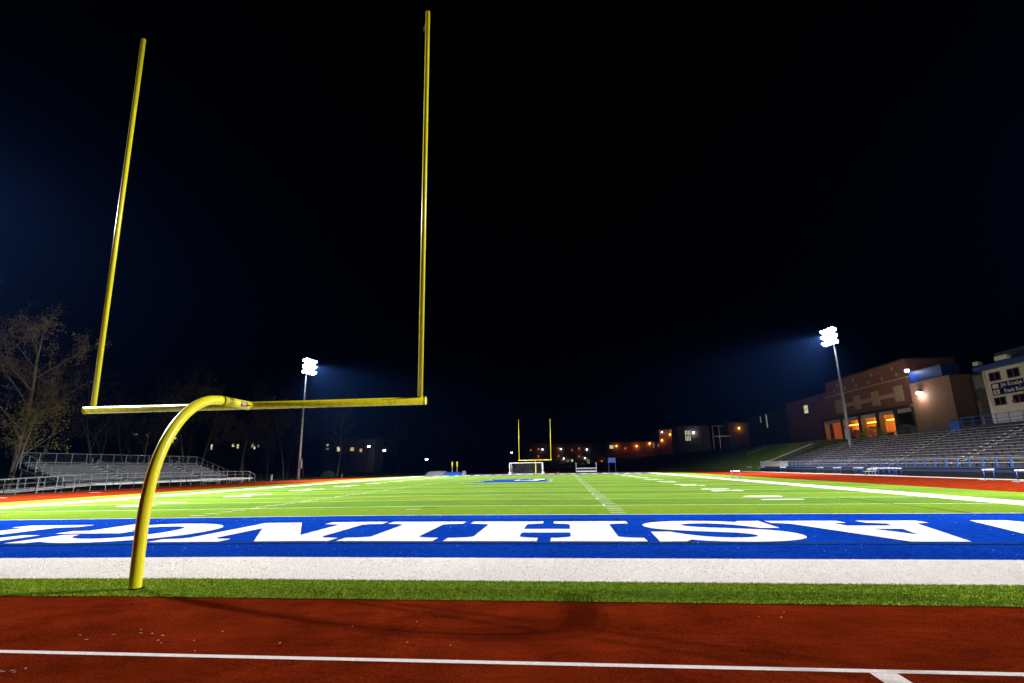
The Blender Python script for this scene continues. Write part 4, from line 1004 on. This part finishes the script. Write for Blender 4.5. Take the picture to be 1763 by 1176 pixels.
TL = {0: 'dim thin leaved tree in the wood behind the left bleacher', 1: 'dim bare tree in the wood behind the left bleacher'}
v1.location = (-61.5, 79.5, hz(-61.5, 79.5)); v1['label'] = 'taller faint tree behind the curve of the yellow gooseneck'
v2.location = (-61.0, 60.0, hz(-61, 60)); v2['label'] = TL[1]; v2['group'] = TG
rr = random.Random(3)
spots = [(-63, 54), (-66, 66), (-60.5, 70), (-68, 74), (-64, 86), (-70, 92), (-62, 97), (-66, 106), (-60, 112), (-68, 118), (-63, 126), (-72, 134), (-70, 60), (-75, 84), (-66, 148), (-57, 156), (-50, 168), (-44, 178), (-36, 190), (-28, 200), (-19, 214), (-62, 40), (-64, 33)]
TN = {}
for i, (x, y) in enumerate(spots):
    v = i % 2; x += rr.uniform(-1, 1); lab = TL[v]; grp = TG
    if y > 150: lab, grp = 'dim tree in the dark row beyond the far left corner', 'dark tree row beyond the far left corner'
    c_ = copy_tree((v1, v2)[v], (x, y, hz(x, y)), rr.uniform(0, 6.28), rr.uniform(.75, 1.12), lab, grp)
    TN.setdefault((grp, lab), []).append(((x-6.425)/(y+10.736), c_))
TN[(TG, TL[1])].append(((v2.location.x-6.425)/(v2.location.y+10.736), v2))
for (grp, lab), l_ in TN.items():
    for n_, (_, c_) in enumerate(sorted(l_, key=lambda q: q[0])): c_['label'] = '%s, %s from the left' % (lab, ORD[n_])

def shrub(x, y, w, h, label, seed, m='leaf_green'):
    r_ = random.Random(seed); z0 = hz(x, y); t = thing('shrub', (x, y, z0), label, 'shrub'); b = MB(); st = MB()
    for _ in range(9):
        a = r_.uniform(0, 6.28); st.tube([(x, y, z0-.1), (x+math.cos(a)*w*.3, y+math.sin(a)*w*.3, z0+h*.6)], [.03, .01], 4, False)
    for _ in range(1500):
        a = r_.uniform(0, 6.28); q = r_.random()**.5; zz = r_.random(); rad = w/2*q*(1-.55*zz*zz)*(1+.25*math.sin(3*a+seed))
        p = Vector((x+math.cos(a)*rad, y+math.sin(a)*rad, z0+h*zz)); u = Vector((r_.uniform(-1, 1), r_.uniform(-1, 1), r_.uniform(-1, 1))).normalized(); v = u.orthogonal(); v.normalize(); s_ = .09*r_.uniform(.6, 1.4)
        b.quad(p-u*s_, p+v*s_*.6, p+u*s_, p-v*s_*.6)
    b.build('foliage', M[m], t); st.build('stems', M['bark'], t)
shrub(-52.0, 118.0, 3.4, 1.6, 'round green shrub at the foot of the bare tree', 2)
shrub(-53.5, 37.6, 3.0, 3.0, 'dark green shrub at the left picture edge behind the ramp', 3)
shrub(64.5, 84.5, 3.2, 1.6, 'dark shrub at the foot of the tan brick tower', 5)
shrub(66.0, 97.0, 3.6, 1.9, 'dark shrub before the lit arcade, nearer one', 6)
shrub(66.5, 104.0, 3.2, 1.5, 'dark shrub before the lit arcade, farther one', 7)

# scraps of tape and scuffs on the red rubber
sc = MB(); r_ = random.Random(9)
for cx, cy_, n, w in ((1.75, -4.95, 9, .3), (1.35, -5.95, 8, .14), (2.6, -5.15, 5, .5), (4.3, -4.6, 2, .4), (8.7, -3.9, 3, .25), (5.2, -4.9, 2, .3)):
    for _ in range(n):
        x, y = r_.gauss(cx, w), r_.gauss(cy_, w*.5); a = r_.uniform(.2, .9); l, q = r_.uniform(.006, .028), r_.uniform(.002, .005); z = gz(x)-.0005
        u = (math.cos(a)*l, math.sin(a)*l); v = (-math.sin(a)*q, math.cos(a)*q)
        sc.quad((x-u[0], y-u[1], z), (x+v[0], y+v[1], z+.004), (x+u[0], y+u[1], z), (x-v[0], y-v[1], z))
tag(sc.build('track_scraps', M['white_paint']), 'tiny white scraps scattered on the red track in the foreground', 'scraps', kind='stuff')

# ------------------------------------------------------------------ haze
hb_ = MB().box((-1700, -800, -1.6), (1700, 1800, 36.0)).build('haze', None); tag(hb_, 'thin night haze filling the air over the field', 'haze', kind='stuff')
hm_ = bpy.data.materials.new('haze'); hm_.use_nodes = True; nt = hm_.node_tree; nt.nodes.remove(nt.nodes['Principled BSDF'])
pv = nt.nodes.new('ShaderNodeVolumePrincipled'); pv.inputs['Color'].default_value = (0.09, 0.26, 1.0, 1); pv.inputs['Density'].default_value = 5.0e-5; pv.inputs['Anisotropy'].default_value = 0.7
nt.links.new(pv.outputs[0], nt.nodes['Material Output'].inputs['Volume']); hb_.data.materials.append(hm_)
